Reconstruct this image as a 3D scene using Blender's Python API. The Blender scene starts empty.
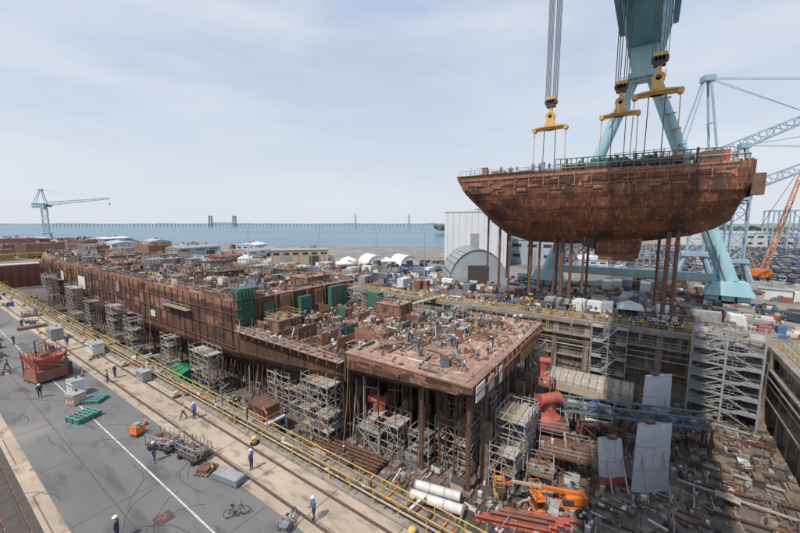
import bpy, math, random
from mathutils import Vector, Matrix
random.seed(7)
R=random.random
def U(a,b): return a+(b-a)*random.random()
scene=bpy.context.scene
scene.view_settings.view_transform='Standard'
try: scene.view_settings.look='None'
except Exception: pass
COL=scene.collection

# ------------------------------------------------------------ materials
def mat(name,c,c2=None,rough=.7,metal=0.0,scale=.6,detail=6,streak=False,panel=None,axes='YZ',bump=0.0,bscale=None,contrast=(.35,.65),c3=None,spec=.4,ms=None,mort=(.45,.42,.4),c4=None):
    m=bpy.data.materials.new(name); m.use_nodes=True
    n=m.node_tree.nodes; l=m.node_tree.links
    p=n['Principled BSDF']; p.inputs['Roughness'].default_value=rough; p.inputs['Metallic'].default_value=metal
    p.inputs['Specular IOR Level'].default_value=spec
    if c2 is None: c2=tuple(x*.68 for x in c)
    tc=n.new('ShaderNodeTexCoord'); mp=n.new('ShaderNodeMapping')
    l.new(tc.outputs['Object'],mp.inputs['Vector'])
    mp.inputs['Scale'].default_value=ms or ((1,1,.12) if streak else (1,1,1))
    no=n.new('ShaderNodeTexNoise'); no.inputs['Scale'].default_value=scale; no.inputs['Detail'].default_value=detail; no.inputs['Roughness'].default_value=.65
    l.new(mp.outputs[0],no.inputs['Vector'])
    r=n.new('ShaderNodeValToRGB'); r.color_ramp.elements[0].position=contrast[0]; r.color_ramp.elements[1].position=contrast[1]
    r.color_ramp.elements[0].color=(*c,1); r.color_ramp.elements[1].color=(*c2,1)
    l.new(no.outputs['Fac'],r.inputs[0])
    out=r.outputs[0]
    for cc,sm,lo,hi,use in ((c3,4.3,.52,.68,mp.outputs[0]),(c4,.37,.53,.62,tc.outputs['Object'])):
        if cc is None: continue
        n2=n.new('ShaderNodeTexNoise'); n2.inputs['Scale'].default_value=scale*sm; n2.inputs['Detail'].default_value=8
        l.new(use,n2.inputs['Vector'])
        r2=n.new('ShaderNodeValToRGB'); r2.color_ramp.elements[0].position=lo; r2.color_ramp.elements[1].position=hi
        l.new(n2.outputs['Fac'],r2.inputs[0])
        mx=n.new('ShaderNodeMix'); mx.data_type='RGBA'
        l.new(r2.outputs[0],mx.inputs[0]); l.new(out,mx.inputs[6]); mx.inputs[7].default_value=(*cc,1)
        out=mx.outputs[2]
    if panel:
        sx=n.new('ShaderNodeSeparateXYZ'); cx=n.new('ShaderNodeCombineXYZ'); l.new(tc.outputs['Object'],sx.inputs[0])
        l.new(sx.outputs[axes[0]],cx.inputs[0]); l.new(sx.outputs[axes[1]],cx.inputs[1])
        b=n.new('ShaderNodeTexBrick'); b.inputs['Scale'].default_value=1; b.inputs['Brick Width'].default_value=panel[0]; b.inputs['Row Height'].default_value=panel[1]
        b.inputs['Mortar Size'].default_value=panel[2]; b.inputs['Color1'].default_value=(1,1,1,1); v=panel[3]; b.inputs['Color2'].default_value=(v,v,v,1); b.inputs['Mortar'].default_value=(*mort,1)
        l.new(cx.outputs[0],b.inputs['Vector'])
        mx=n.new('ShaderNodeMix'); mx.data_type='RGBA'; mx.blend_type='MULTIPLY'; mx.inputs[0].default_value=1
        l.new(out,mx.inputs[6]); l.new(b.outputs[0],mx.inputs[7]); out=mx.outputs[2]
    l.new(out,p.inputs['Base Color'])
    if bump>0:
        nb=n.new('ShaderNodeTexNoise'); nb.inputs['Scale'].default_value=bscale or scale*6; nb.inputs['Detail'].default_value=6
        l.new(tc.outputs['Object'],nb.inputs['Vector'])
        bp=n.new('ShaderNodeBump'); bp.inputs['Strength'].default_value=bump; bp.inputs['Distance'].default_value=.1
        l.new(nb.outputs['Fac'],bp.inputs['Height']); l.new(bp.outputs[0],p.inputs['Normal'])
    return m
ASPH=mat('asphalt',(.14,.134,.128),(.19,.182,.172),rough=.9,scale=.16,c3=(.10,.097,.094),bump=.3,bscale=8,ms=(1,.3,1),c4=(.23,.215,.195))
LAND=mat('yard_ground',(.20,.185,.17),(.28,.255,.225),rough=.95,scale=.03,c3=(.14,.13,.12))
CONC=mat('concrete_apron',(.50,.40,.30),(.37,.295,.225),rough=.9,scale=.35,c3=(.24,.185,.14),panel=(4.2,6.0,.05,.86),axes='XY',bump=.2,ms=(1,.35,1))
CONC2=mat('coping_concrete',(.34,.29,.24),(.21,.18,.15),rough=.9,scale=.5,c3=(.14,.11,.10))
FLOOR=mat('dock_floor',(.175,.145,.12),(.09,.076,.065),rough=.8,scale=.15,c3=(.24,.20,.16),bump=.4,bscale=3,c4=(.07,.062,.056))
WALLC=mat('dock_wall_concrete',(.30,.25,.20),(.11,.088,.07),rough=.9,scale=.5,streak=True,c3=(.40,.35,.29),panel=(8,3,.05,.8),c4=(.14,.10,.07))
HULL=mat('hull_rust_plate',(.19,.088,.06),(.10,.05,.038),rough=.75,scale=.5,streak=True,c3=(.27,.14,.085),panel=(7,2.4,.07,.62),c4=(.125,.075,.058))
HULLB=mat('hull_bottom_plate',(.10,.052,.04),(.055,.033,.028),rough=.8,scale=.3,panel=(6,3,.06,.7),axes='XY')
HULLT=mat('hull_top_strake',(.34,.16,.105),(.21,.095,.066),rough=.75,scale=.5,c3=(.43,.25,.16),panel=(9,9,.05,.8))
DECK=mat('deck_rust_plate',(.47,.285,.21),(.32,.185,.135),rough=.85,scale=.22,c3=(.52,.39,.31),panel=(6.3,3.1,.06,.72),axes='XY',c4=(.26,.155,.12))
DECK2=mat('deck_rust_dark',(.35,.21,.16),(.22,.13,.10),rough=.85,scale=.2,c3=(.43,.30,.23),panel=(5,2.7,.05,.7),axes='XY')
BLK=mat('lifted_hull_plate',(.26,.10,.052),(.11,.046,.03),rough=.65,scale=.42,c3=(.40,.19,.09),panel=(6.2,2.3,.07,.55),c4=(.08,.04,.03),mort=(.4,.3,.25),ms=(1,1,.45))
BULK=mat('bulkhead_rust',(.29,.155,.11),(.17,.09,.066),scale=.8,c3=(.38,.23,.165))
RUSTP=mat('rusty_steel',(.17,.085,.06),(.09,.05,.038),scale=1.2,c3=(.27,.15,.10))
DKST=mat('dark_steel_and_shade',(.065,.055,.05),(.10,.08,.07),scale=1.5)  # dark steel; also painted on as the shade in dock wall openings
GREEN=mat('green_primer',(.045,.16,.12),(.035,.105,.085),scale=.8,c3=(.13,.13,.08))
TEAL=mat('teal_paint',(.10,.32,.29),(.08,.23,.21),scale=2)
TARP=mat('green_tarp',(.02,.22,.08),(.015,.15,.055),rough=.5,scale=1)
CYAN=mat('crane_blue_paint',(.33,.54,.60),(.26,.46,.53),rough=.5,scale=.2,streak=True,c3=(.40,.59,.63))
CYAND=mat('crane_girder_blue',(.12,.32,.38),(.08,.24,.30),rough=.5,scale=.2,panel=(6,3,.04,.85),axes='XZ')
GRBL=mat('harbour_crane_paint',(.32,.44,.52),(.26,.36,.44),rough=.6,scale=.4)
FARC=mat('hazed_crane_paint',(.36,.50,.55),(.32,.44,.50),rough=.8,scale=.1)  # crane blue made paler: distance haze mixed into the colour
YEL=mat('yellow_paint',(.66,.47,.12),(.48,.33,.09),rough=.6,scale=2,c3=(.36,.23,.10))
HOOKY=mat('hook_yellow',(.72,.46,.16),(.50,.29,.10),rough=.5,scale=.9)
LINEW=mat('road_line_paint',(.60,.59,.56),(.33,.32,.31),rough=.8,scale=1.6,contrast=(.42,.66))
WHITE=mat('white_paint',(.70,.70,.67),(.55,.54,.51),rough=.6,scale=1)
TENT=mat('tent_fabric',(.78,.78,.76),(.68,.68,.67),rough=.8,scale=.3)
GREYP=mat('grey_paint',(.34,.35,.35),(.24,.245,.25),scale=1)
LGREY=mat('primed_plate',(.60,.63,.67),(.50,.53,.57),rough=.6,scale=.35,c3=(.66,.67,.68),panel=(40,2.9,.03,1),axes='XZ')
GALV=mat('galvanised_tube',(.50,.48,.45),(.34,.315,.29),rough=.55,metal=.1,scale=3)
PLANK=mat('scaffold_plank',(.42,.35,.27),(.30,.25,.19),scale=2)
WOOD=mat('timber',(.25,.185,.13),(.14,.105,.078),scale=1.5)
RED=mat('red_paint',(.46,.11,.075),(.31,.07,.05),rough=.6,scale=1,c3=(.50,.22,.16))
REDB=mat('red_brown_paint',(.30,.125,.09),(.19,.08,.06),scale=.8)
ORNG=mat('orange_paint',(.74,.22,.05),(.55,.15,.035),rough=.5,scale=1)
FORNG=mat('faded_orange_paint',(.60,.28,.16),(.50,.22,.12),rough=.7,scale=1)
BLUE=mat('blue_paint',(.06,.15,.32),(.05,.11,.23),scale=1)
SLATE=mat('slate_blue',(.17,.22,.26),(.12,.16,.19),scale=1)
TAN=mat('tan_cladding',(.50,.40,.31),(.42,.33,.26),scale=.2)
BLACK=mat('rubber',(.02,.02,.02),(.03,.03,.03),rough=.9)
PITM=mat('painted_hatch_shade',(.045,.03,.025),(.08,.05,.04),rough=.95,scale=1,c3=(.12,.07,.05))  # dark colour painted in for the shade inside hatches
GLASS=mat('window_glass',(.03,.04,.05),(.05,.06,.07),rough=.12,spec=.6)
ROPE=mat('wire_rope',(.11,.11,.12),(.07,.07,.08),scale=4)
CLADW=mat('white_cladding',(.66,.68,.70),(.58,.60,.63),scale=.1,panel=(3,40,.08,.95))
CLADG=mat('grey_cladding',(.38,.43,.47),(.32,.36,.40),scale=.2)
CORR=mat('corrugated_roof',(.44,.47,.48),(.32,.34,.35),rough=.6,metal=.0,scale=.4,panel=(1.2,60,.12,.85),axes='YZ')
SHELT=mat('shelter_roof_sheet',(.40,.35,.29),(.29,.25,.21),rough=.8,scale=.4,c3=(.48,.44,.38),panel=(1.2,60,.08,.85),axes='YZ')
SKIN=mat('skin',(.42,.24,.16),(.36,.2,.13),rough=.6)
NAVY=mat('coverall_navy',(.03,.05,.11),(.02,.035,.08),rough=.9,scale=8)
KHAKI=mat('shirt_grey',(.28,.29,.31),(.2,.21,.23),rough=.9,scale=8)
HIVIS=mat('hi_vis_vest',(.55,.62,.05),(.45,.5,.04),rough=.8,scale=8)
JEAN=mat('jeans',(.06,.085,.14),(.04,.06,.1),rough=.9,scale=8)
FARLAND=mat('far_shore',(.22,.29,.34),(.26,.33,.38),rough=1,scale=.002)  # bluish tone is distance haze put into the base colour
BRIDGE=mat('hazed_bridge_concrete',(.36,.41,.45),(.31,.36,.41),rough=1,scale=.01)  # grey lightened and blued to paint in distance haze
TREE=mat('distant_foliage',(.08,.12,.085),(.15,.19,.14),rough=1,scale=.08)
MUTED=[RUSTP,RUSTP,BULK,BULK,DKST,GREYP,WOOD,GALV,HULLT,REDB,DECK2,WHITE,SLATE]
DECKP=[BULK,BULK,RUSTP,RUSTP,DECK2,HULLT,DECK,DKST,WOOD,GREYP,GALV,GREEN,WHITE,DECK,BULK]
FLOORP=[WOOD,WOOD,RUSTP,DKST,DKST,DKST,GREYP,CONC2,CONC2,BULK,GALV]
def water():
    m=bpy.data.materials.new('river_water'); m.use_nodes=True; n=m.node_tree.nodes; l=m.node_tree.links; p=n['Principled BSDF']
    p.inputs['Roughness'].default_value=.35
    tc=n.new('ShaderNodeTexCoord'); a=n.new('ShaderNodeTexNoise'); a.inputs['Scale'].default_value=.004; a.inputs['Detail'].default_value=5
    l.new(tc.outputs['Object'],a.inputs['Vector'])
    r=n.new('ShaderNodeValToRGB'); r.color_ramp.elements[0].position=.35; r.color_ramp.elements[1].position=.65
    r.color_ramp.elements[0].color=(.10,.18,.235,1); r.color_ramp.elements[1].color=(.14,.225,.28,1)
    l.new(a.outputs['Fac'],r.inputs[0]); l.new(r.outputs[0],p.inputs['Base Color'])
    b=n.new('ShaderNodeTexNoise'); b.inputs['Scale'].default_value=.35; b.inputs['Detail'].default_value=5; l.new(tc.outputs['Object'],b.inputs['Vector'])
    bp=n.new('ShaderNodeBump'); bp.inputs['Strength'].default_value=.7; bp.inputs['Distance'].default_value=.6
    l.new(b.outputs['Fac'],bp.inputs['Height']); l.new(bp.outputs[0],p.inputs['Normal']); return m
WATER=water()

# ------------------------------------------------------------ mesh builder
class M:
    def __init__(s): s.v=[];s.f=[];s.m=[];s.mats=[]
    def mi(s,mt):
        if mt not in s.mats: s.mats.append(mt)
        return s.mats.index(mt)
    def add(s,vs,fs,mt):
        o=len(s.v); s.v+= [tuple(v) for v in vs]; k=s.mi(mt)
        for f in fs: s.f.append([i+o for i in f]); s.m.append(k)
    def box(s,c,d,mt,rz=0,tx=1,ty=1):
        ca,sa=math.cos(rz),math.sin(rz); vs=[]
        for z,kx,ky in ((0,1,1),(d[2],tx,ty)):
            for x,y in ((-1,-1),(1,-1),(1,1),(-1,1)):
                X=x*d[0]/2*kx;Y=y*d[1]/2*ky
                vs.append((c[0]+X*ca-Y*sa,c[1]+X*sa+Y*ca,c[2]+z))
        s.add(vs,[(3,2,1,0),(4,5,6,7),(0,1,5,4),(1,2,6,5),(2,3,7,6),(3,0,4,7)],mt)
    def frame(s,a,b):
        a=Vector(a);b=Vector(b);d=(b-a)
        if d.length<1e-6: d=Vector((0,0,1e-3))
        d.normalize(); u=Vector((0,0,1)) if abs(d.z)<.95 else Vector((0,1,0))
        x=d.cross(u).normalized(); y=x.cross(d).normalized(); return a,b,x,y
    def cyl(s,a,b,r,mt,r2=None,n=8,cap=True):
        a,b,x,y=s.frame(a,b); r2=r if r2 is None else r2; vs=[]
        for p,q in ((a,r),(b,r2)):
            for i in range(n):
                t=2*math.pi*i/n; vs.append(p+x*(q*math.cos(t))+y*(q*math.sin(t)))
        fs=[(i,(i+1)%n,n+(i+1)%n,n+i) for i in range(n)]
        if cap: fs+=[tuple(range(n-1,-1,-1)),tuple(range(n,2*n))]
        s.add(vs,fs,mt)
    def beam(s,a,b,w,mt,h=None):
        a,b,x,y=s.frame(a,b); h=w if h is None else h; vs=[]
        for p in (a,b):
            for i,j in ((-1,-1),(1,-1),(1,1),(-1,1)): vs.append(p+x*(i*w/2)+y*(j*h/2))
        s.add(vs,[(3,2,1,0),(4,5,6,7),(0,1,5,4),(1,2,6,5),(2,3,7,6),(3,0,4,7)],mt)
    def ibeam(s,a,b,w,h,mt):
        a,b,x,y=s.frame(a,b)
        s.beam(a+y*h*.45,b+y*h*.45,w,mt,h*.1); s.beam(a-y*h*.45,b-y*h*.45,w,mt,h*.1); s.beam(a,b,w*.12,mt,h*.8)
    def ball(s,c,r,mt,n=10,k=6,z0=-1.0):
        vs=[];fs=[]
        for j in range(k+1):
            ph=math.asin(z0)+(math.pi/2-math.asin(z0))*j/k
            for i in range(n):
                t=2*math.pi*i/n; vs.append((c[0]+r[0]*math.cos(ph)*math.cos(t),c[1]+r[1]*math.cos(ph)*math.sin(t),c[2]+r[2]*math.sin(ph)))
        for j in range(k):
            for i in range(n): fs.append((j*n+i,j*n+(i+1)%n,(j+1)*n+(i+1)%n,(j+1)*n+i))
        s.add(vs,fs,mt)
    def prism(s,pts,a0,a1,mt,axis='x'):
        def P(p,a): return (a,p[0],p[1]) if axis=='x' else ((p[0],a,p[1]) if axis=='y' else (p[0],p[1],a))
        n=len(pts); vs=[P(p,a0) for p in pts]+[P(p,a1) for p in pts]
        fs=[(i,(i+1)%n,n+(i+1)%n,n+i) for i in range(n)]+[tuple(range(n-1,-1,-1)),tuple(range(n,2*n))]
        s.add(vs,fs,mt)
    def torus(s,c,Rr,r,mt,axis='y',n=16,k=5):
        vs=[];fs=[]
        for i in range(n):
            t=2*math.pi*i/n
            for j in range(k):
                q=2*math.pi*j/k; a=(Rr+r*math.cos(q))*math.cos(t);b=(Rr+r*math.cos(q))*math.sin(t);d=r*math.sin(q)
                vs.append((c[0]+a,c[1]+d,c[2]+b) if axis=='y' else ((c[0]+d,c[1]+a,c[2]+b) if axis=='x' else (c[0]+a,c[1]+b,c[2]+d)))
        for i in range(n):
            for j in range(k): fs.append((i*k+j,((i+1)%n)*k+j,((i+1)%n)*k+(j+1)%k,i*k+(j+1)%k))
        s.add(vs,fs,mt)
    def path(s,pts,r,mt,n=5):
        for a,b in zip(pts[:-1],pts[1:]): s.cyl(a,b,r,mt,n=n,cap=False)
    def rail(s,pts,mt,h=1.1,step=2.4,r=.03,mid=True):
        for a,b in zip(pts[:-1],pts[1:]):
            a=Vector(a);b=Vector(b);L=(b-a).length;k=max(1,round(L/step)); up=Vector((0,0,1))
            for i in range(k+1):
                p=a+(b-a)*i/k; s.beam(p,p+up*h,r*2,mt)
            s.beam(a+up*h,b+up*h,r*2,mt)
            if mid: s.beam(a+up*h*.52,b+up*h*.52,r*1.6,mt)
    def scaf(s,x,y,z,w,d,h,lev=2.0,mt=None,rz=0,r=.045,plank=True,bay=1.8):
        mt=mt or GALV; ca,sa=math.cos(rz),math.sin(rz)
        T=lambda a,b,c:(x+a*ca-b*sa,y+a*sa+b*ca,z+c)
        nx=max(1,round(w/bay)); ny=max(1,round(d/bay)); nl=max(1,round(h/lev))
        xs=[-w/2+w*i/nx for i in range(nx+1)]; ys=[-d/2+d*i/ny for i in range(ny+1)]
        for a in xs:
            for b in ys: s.beam(T(a,b,0),T(a,b,h+U(.6,1.5)),r*2,mt)
        for k in range(1,nl+1):
            c=h*k/nl
            for a in xs: s.beam(T(a,-d/2-.2,c),T(a,d/2+.2,c),r*1.7,mt); 
            for b in ys: s.beam(T(-w/2-.2,b,c),T(w/2+.2,b,c),r*1.7,mt)
            for b in (-d/2,d/2): s.beam(T(-w/2,b,c-lev*.5),T(w/2,b,c-lev*.5),r*1.5,mt)
            for a in (-w/2,w/2): s.beam(T(a,-d/2,c-lev*.5),T(a,d/2,c-lev*.5),r*1.5,mt)
            for i in range(nx):
                b=-d/2; q=(i+k)%2
                s.beam(T(xs[i+q],b,c-h/nl),T(xs[i+1-q],b,c),r*1.4,mt)
            for i in range(ny):
                q=(i+k)%2; s.beam(T(-w/2,ys[i+q],c-h/nl),T(-w/2,ys[i+1-q],c),r*1.4,mt)
            if plank and (k==nl or R()<.45):
                for i in range(4): 
                    if R()<.25: continue
                    a0=-d/2+d*(i+.5)/4
                    s.beam(T(-w/2,a0,c+.06),T(w/2,a0,c+.06),d/4*.9,random.choice([PLANK,GALV,WOOD]),.05)
        for b in (-d/2,d/2): s.beam(T(-w/2,b,h+.9),T(w/2,b,h+.9),r*1.6,mt)
        for a in (-w/2,w/2): s.beam(T(a,-d/2,h+.9),T(a,d/2,h+.9),r*1.6,mt)
    def lattice(s,a,b,w,mt,w2=None,seg=10,r=.12,br=.07,side=None):
        a=Vector(a);b=Vector(b);w2=w if w2 is None else w2
        d=(b-a).normalized(); u=Vector((0,0,1)) if abs(d.z)<.95 else Vector((0,1,0))
        x=d.cross(u).normalized(); y=x.cross(d).normalized(); C=[]
        for k in range(seg+1):
            q=w+(w2-w)*k/seg; p=a+(b-a)*k/seg
            C.append([p+x*(i*q/2)+y*(j*q/2) for i,j in ((-1,-1),(1,-1),(1,1),(-1,1))])
        for i in range(4): s.beam(C[0][i],C[-1][i],r*2,mt)
        for k in range(seg):
            for i in range(4):
                j=(i+1)%4
                if k%2: s.beam(C[k][i],C[k+1][j],br*2,mt)
                else: s.beam(C[k][j],C[k+1][i],br*2,mt)
                s.beam(C[k+1][i],C[k+1][j],br*1.6,mt)
    def bits(s,n,x0,x1,y0,y1,z,pal,smin=.15,smax=.8,post=.2,keep=None,ph=2.4):
        # mass of small loose items and fittings
        for i in range(n):
            x=U(x0,x1);y=U(y0,y1)
            if keep and not keep(x,y): continue
            mt=random.choice(pal); q=R(); zz=z
            if q<post:
                h=U(.5,ph); s.beam((x,y,zz),(x+U(-.1,.1),y+U(-.1,.1),zz+h),U(.05,.13),mt)
                if R()<.4: a=U(0,3.14); s.beam((x,y,zz+h*.9),(x+math.cos(a)*1.5,y+math.sin(a)*1.5,zz+h*.9),.07,mt)
            elif q<post+.3:
                a=random.choice([0,1.57])+U(-.2,.2); L=U(.8,3.4); s.beam((x,y,zz+.12),(x+L*math.cos(a),y+L*math.sin(a),zz+U(.1,.3)),U(.08,.22),mt)
            elif q<post+.42: s.cyl((x,y,zz),(x,y,zz+U(.3,.9)),U(.12,.35),mt,n=8)
            else:
                a,b,c=U(smin,smax)*1.4,U(smin,smax)*1.4,U(smin*.6,smax)*.8; s.box((x,y,zz),(a,b,c),mt,rz=random.choice([0,0,U(0,1.5)]),tx=U(.75,1),ty=U(.8,1))
                if R()<.4: s.box((x+a*.1,y,zz+c),(a*.5,b*.6,c*.5),random.choice(pal))
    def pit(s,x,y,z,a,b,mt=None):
        # hatch: its inner shade painted as a dark sheet on deck, with raised coaming and a few framing bars across
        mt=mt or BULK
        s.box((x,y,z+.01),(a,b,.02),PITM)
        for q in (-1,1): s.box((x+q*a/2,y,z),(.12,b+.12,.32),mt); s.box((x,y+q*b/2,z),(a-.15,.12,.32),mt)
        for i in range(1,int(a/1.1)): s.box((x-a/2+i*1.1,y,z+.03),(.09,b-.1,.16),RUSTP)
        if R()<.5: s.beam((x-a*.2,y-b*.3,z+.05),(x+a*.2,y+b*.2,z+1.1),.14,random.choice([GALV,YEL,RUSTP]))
    def mesh(s,name,smooth=False):
        me=bpy.data.meshes.new(name); me.from_pydata(s.v,[],s.f)
        for mt in s.mats: me.materials.append(mt)
        me.polygons.foreach_set('material_index',s.m)
        if smooth: me.polygons.foreach_set('use_smooth',[True]*len(s.f))
        me.update(); return me
    def obj(s,name,loc=(0,0,0),rz=0,smooth=False,parent=None):
        return place(s.mesh(name,smooth),name,loc,rz,parent)
def place(me,name,loc=(0,0,0),rz=0,parent=None,sc=None):
    o=bpy.data.objects.new(name,me); o.location=loc; o.rotation_euler=(0,0,rz)
    if sc: o.scale=sc
    if parent: o.parent=parent
    COL.objects.link(o); return o

# ------------------------------------------------------------ ground, water, roads
ZF=-12.0; DX0,DX1,DY0,DY1=19.5,80.0,-18.0,264.0
g=M()
def poly(m,pts,z,mt):
    m.add([(x,y,z) for x,y in pts],[tuple(range(len(pts)))],mt)
poly(g,[(-600,-4000),(DX0,-4000),(DX0,720),(-600,720)],0,LAND)
poly(g,[(DX0,-4000),(DX1,-4000),(DX1,DY0),(DX0,DY0)],0,LAND)
poly(g,[(DX0,DY1),(DX1,DY1),(DX1,720),(DX0,720)],0,LAND)
poly(g,[(DX1,-4000),(280,-4000),(280,142),(205,275),(165,500),(100,700),(DX1,720)],0,LAND)
poly(g,[(280,-4000),(9000,-4000),(9000,4500),(280,142)],0,LAND)
for pts in ([(-600,720),(DX1,720)],[(DX1,720),(100,700),(165,500),(205,275),(280,142),(9000,4500)]):
    for a,b in zip(pts[:-1],pts[1:]): g.add([(a[0],a[1],0),(b[0],b[1],0),(b[0],b[1],-5),(a[0],a[1],-5)],[(0,1,2,3)],CONC2)
g.obj('ground')
w=M(); cst=[(-30000,718),(79,718),(98,698),(163,498),(203,273),(278,140),(9000,4488),(30000,15000)]
for a,b in zip(cst[:-1],cst[1:]): w.add([(a[0],a[1],-2.5),(b[0],b[1],-2.5),(b[0],40000,-2.5),(a[0],40000,-2.5)],[(0,1,2,3)],WATER)
w.obj('river_water')
s=M(); poly(s,[(-20,-60),(13.6,-60),(13.6,290),(-20,290)],.004,ASPH); s.obj('quay_road')
s=M()
poly(s,[(10.15,-20),(10.27,-20),(10.27,255),(10.15,255)],.012,LINEW)
s.obj('road_marking')
s=M()
for x,y,r in ((8.2,44.8,0),(8.6,45.6,.4)):
    s.box((x,y,.008),(2.6,.12,.004),TEAL,rz=r+.5); s.box((x+.9,y+.5,.013),(.12,1.2,.004),TEAL,rz=r)
s.obj('painted_survey_mark')
s=M(); poly(s,[(8.3,25.3),(9.4,25.3),(9.4,26.4),(8.3,26.4)],.009,DKST); s.cyl((8.85,25.9,.012),(8.85,25.9,.02),.4,RUSTP,n=16); s.obj('manhole_cover')
s=M()
for y in range(12,200,9): poly(s,[(5,y),(13.5,y),(13.5,y+.05),(5,y+.05)],.009,DKST)
for x in (7.4,): poly(s,[(x,0),(x+.05,0),(x+.05,200),(x,200)],.0085,DKST)
for i in range(28):
    x=U(5,13);y=U(12,90);a=U(-.4,.4)+1.57; p=[(x,y)]
    for k in range(6): a+=U(-.5,.5); x+=math.cos(a)*.9; y+=math.sin(a)*.9; p.append((x,y))
    for q,w_ in zip(p[:-1],p[1:]): s.beam((q[0],q[1],.011),(w_[0],w_[1],.011),.05,DKST,.004)
s.obj('asphalt_joints')
s=M(); poly(s,[(13.6,-40),(17.6,-40),(17.6,290),(13.6,290)],.008,CONC); poly(s,[(3.9,-40),(4.9,-40),(4.9,290),(3.9,290)],.009,CONC); s.obj('crane_rail_apron')
s=M()
for x in (14.4,16.7,2.3,3.3):
    s.box((x,100,.01),(.12,300,.06),DKST); s.box((x+.14,100,.009),(.1,300,.008),RUSTP)
poly(s,[(1.4,-40),(3.88,-40),(3.88,250),(1.4,250)],.008,DKST)
s.obj('crane_rails')
s=M(); poly(s,[(81.2,-18),(88,-18),(88,264),(81.2,264)],.006,CONC2); poly(s,[(88,-30),(100,-30),(100,264),(88,264)],.004,ASPH)
poly(s,[(118,-60),(124,-60),(124,235),(118,235)],.006,CONC2); s.obj('far_quay_apron')
s=M(); poly(s,[(128,-160),(420,-160),(420,75),(200,75),(128,20)],.005,ASPH); s.obj('car_park_pavement')

# ------------------------------------------------------------ dry dock
s=M(); poly(s,[(DX0,DY0),(DX1,DY0),(DX1,DY1),(DX0,DY1)],ZF,FLOOR); 
s.obj('dock_floor')
s=M()
s.add([(DX1,DY0,0),(DX1,DY1,0),(DX1,DY1,ZF),(DX1,DY0,ZF)],[(0,1,2,3)],WALLC)
s.box((80.3,(DY0+DY1)/2,-.6),(1.7,DY1-DY0,.9),CONC2)
y=DY0+3; k_=0
while y<DY1:
    s.box((79.55,y,ZF),(.9,1.1,9.2),WALLC); s.box((79.7,y+3,-3.6),(.6,.5,2.9),WALLC)
    if k_%3==0: s.box((79.95,y+3,-8.2),(.12,2.4,2.6),DKST); s.box((79.9,y+3,-5.6),(.3,2.8,.2),CONC2)  # dark panel paints the shade of a culvert opening
    s.box((79.93,y+1.4,-2.6),(.16,1.7,1.9),DKST); s.box((79.93,y+4.6,-2.6),(.16,1.7,1.9),DKST)  # gallery recesses: their shade painted as dark panels on the wall
    if k_%4==1:
        for dx in (-.25,.25): s.beam((79.4,y+1.6+dx,ZF),(79.4,y+1.6+dx,0.6),.07,YEL)
        for k in range(24): s.beam((79.4,y+1.35,ZF+.5*k),(79.4,y+1.85,ZF+.5*k),.05,YEL)
    if k_%2: s.cyl((79.3,y+4.9,ZF),(79.3,y+4.9,-3),.12,RUSTP,n=6)
    y+=6; k_+=1
s.box((79.3,(DY0+DY1)/2,-2.9),(1.4,DY1-DY0,.25),CONC2); s.box((79.6,(DY0+DY1)/2,-7.6),(.8,DY1-DY0,.2),CONC2); s.box((79.4,(DY0+DY1)/2,ZF),(1.2,DY1-DY0,1.0),CONC2)
s.rail([(78.7,DY0+1,-2.65),(78.7,DY1,-2.65)],GALV,step=2.5)
for z,mt in ((-4,GREYP),(-4.4,RUSTP),(-8.6,DKST),(-5.1,GALV)): s.cyl((79.2,DY0+2,z),(79.2,DY1,z),.11,mt,n=6)
s.obj('dock_wall')
s=M(); s.add([(DX0,DY0,0),(DX0,DY1,0),(DX0,DY1,ZF),(DX0,DY0,ZF)],[(0,1,2,3)],WALLC)
s.box((18.6,(DY0+DY1)/2+.0,-.4),(1.9,DY1-DY0,.55),CONC2)
s.obj('dock_wall')
s=M(); s.add([(DX0,DY0,0),(DX1,DY0,0),(DX1,DY0,ZF),(DX0,DY0,ZF)],[(0,1,2,3)],WALLC)
s.box((50,DY0-.1,-.6),(59,1.8,.85),CONC2)
for k in range(6): s.box((79-.9,DY0+.8,ZF+2*k),(1.8,1.6-.2*k,2),WALLC)
for x in range(22,79,5): s.box((x,DY0+.35,ZF),(1.0,.7,9.5),WALLC)
for z in (-3,-7.5): s.box((49,DY0+.5,z),(58,1.2,.25),CONC2)
for z,mt in ((-4,GREYP),(-5,RUSTP)): s.cyl((20,DY0+1,z),(79,DY0+1,z),.14,mt,n=6)
s.obj('dock_head_wall')
s=M(); s.box((50,DY1-2,ZF),(61,4,11.2),REDB); s.rail([(20,DY1-3.6,-.8),(80,DY1-3.6,-.8)],YEL)
for x in range(21,80,3): s.box((x,DY1-4.2,ZF),(.3,.5,11),RUSTP)
s.obj('dock_gate')
s=M()
for x in (17.9,19.1): s.rail([(x,6 if x<18 else -16,0.14),(x,260,0.14)],YEL,step=2.2,r=.03)
s.obj('safety_railing')
s=M(); s.rail([(80.2,DY0,.3),(80.2,260,.3)],YEL,step=2.2,r=.04); s.rail([(82.6,DY0,.01),(82.6,260,.01)],YEL,step=3.3,r=.035); s.obj('safety_railing')
s=M(); s.rail([(20,DY0-.3,.26),(80,DY0-.3,.26)],YEL,step=2.2,r=.045); s.rail([(25,DY0-2.2,.01),(84,DY0-2.2,.01)],YEL,step=2.2,r=.04); s.obj('safety_railing')
s=M()
for i,(x,mt,r) in enumerate(((18.3,GREYP,.09),(18.55,RUSTP,.07),(18.8,DKST,.05),(18.1,BLACK,.04))): s.cyl((x,0,.3+.02*i),(x,250,.3+.02*i),r,mt,n=6)
for y in range(4,250,5): s.box((18.5,y,.14),(1.0,.2,.12),CONC2)
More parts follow.
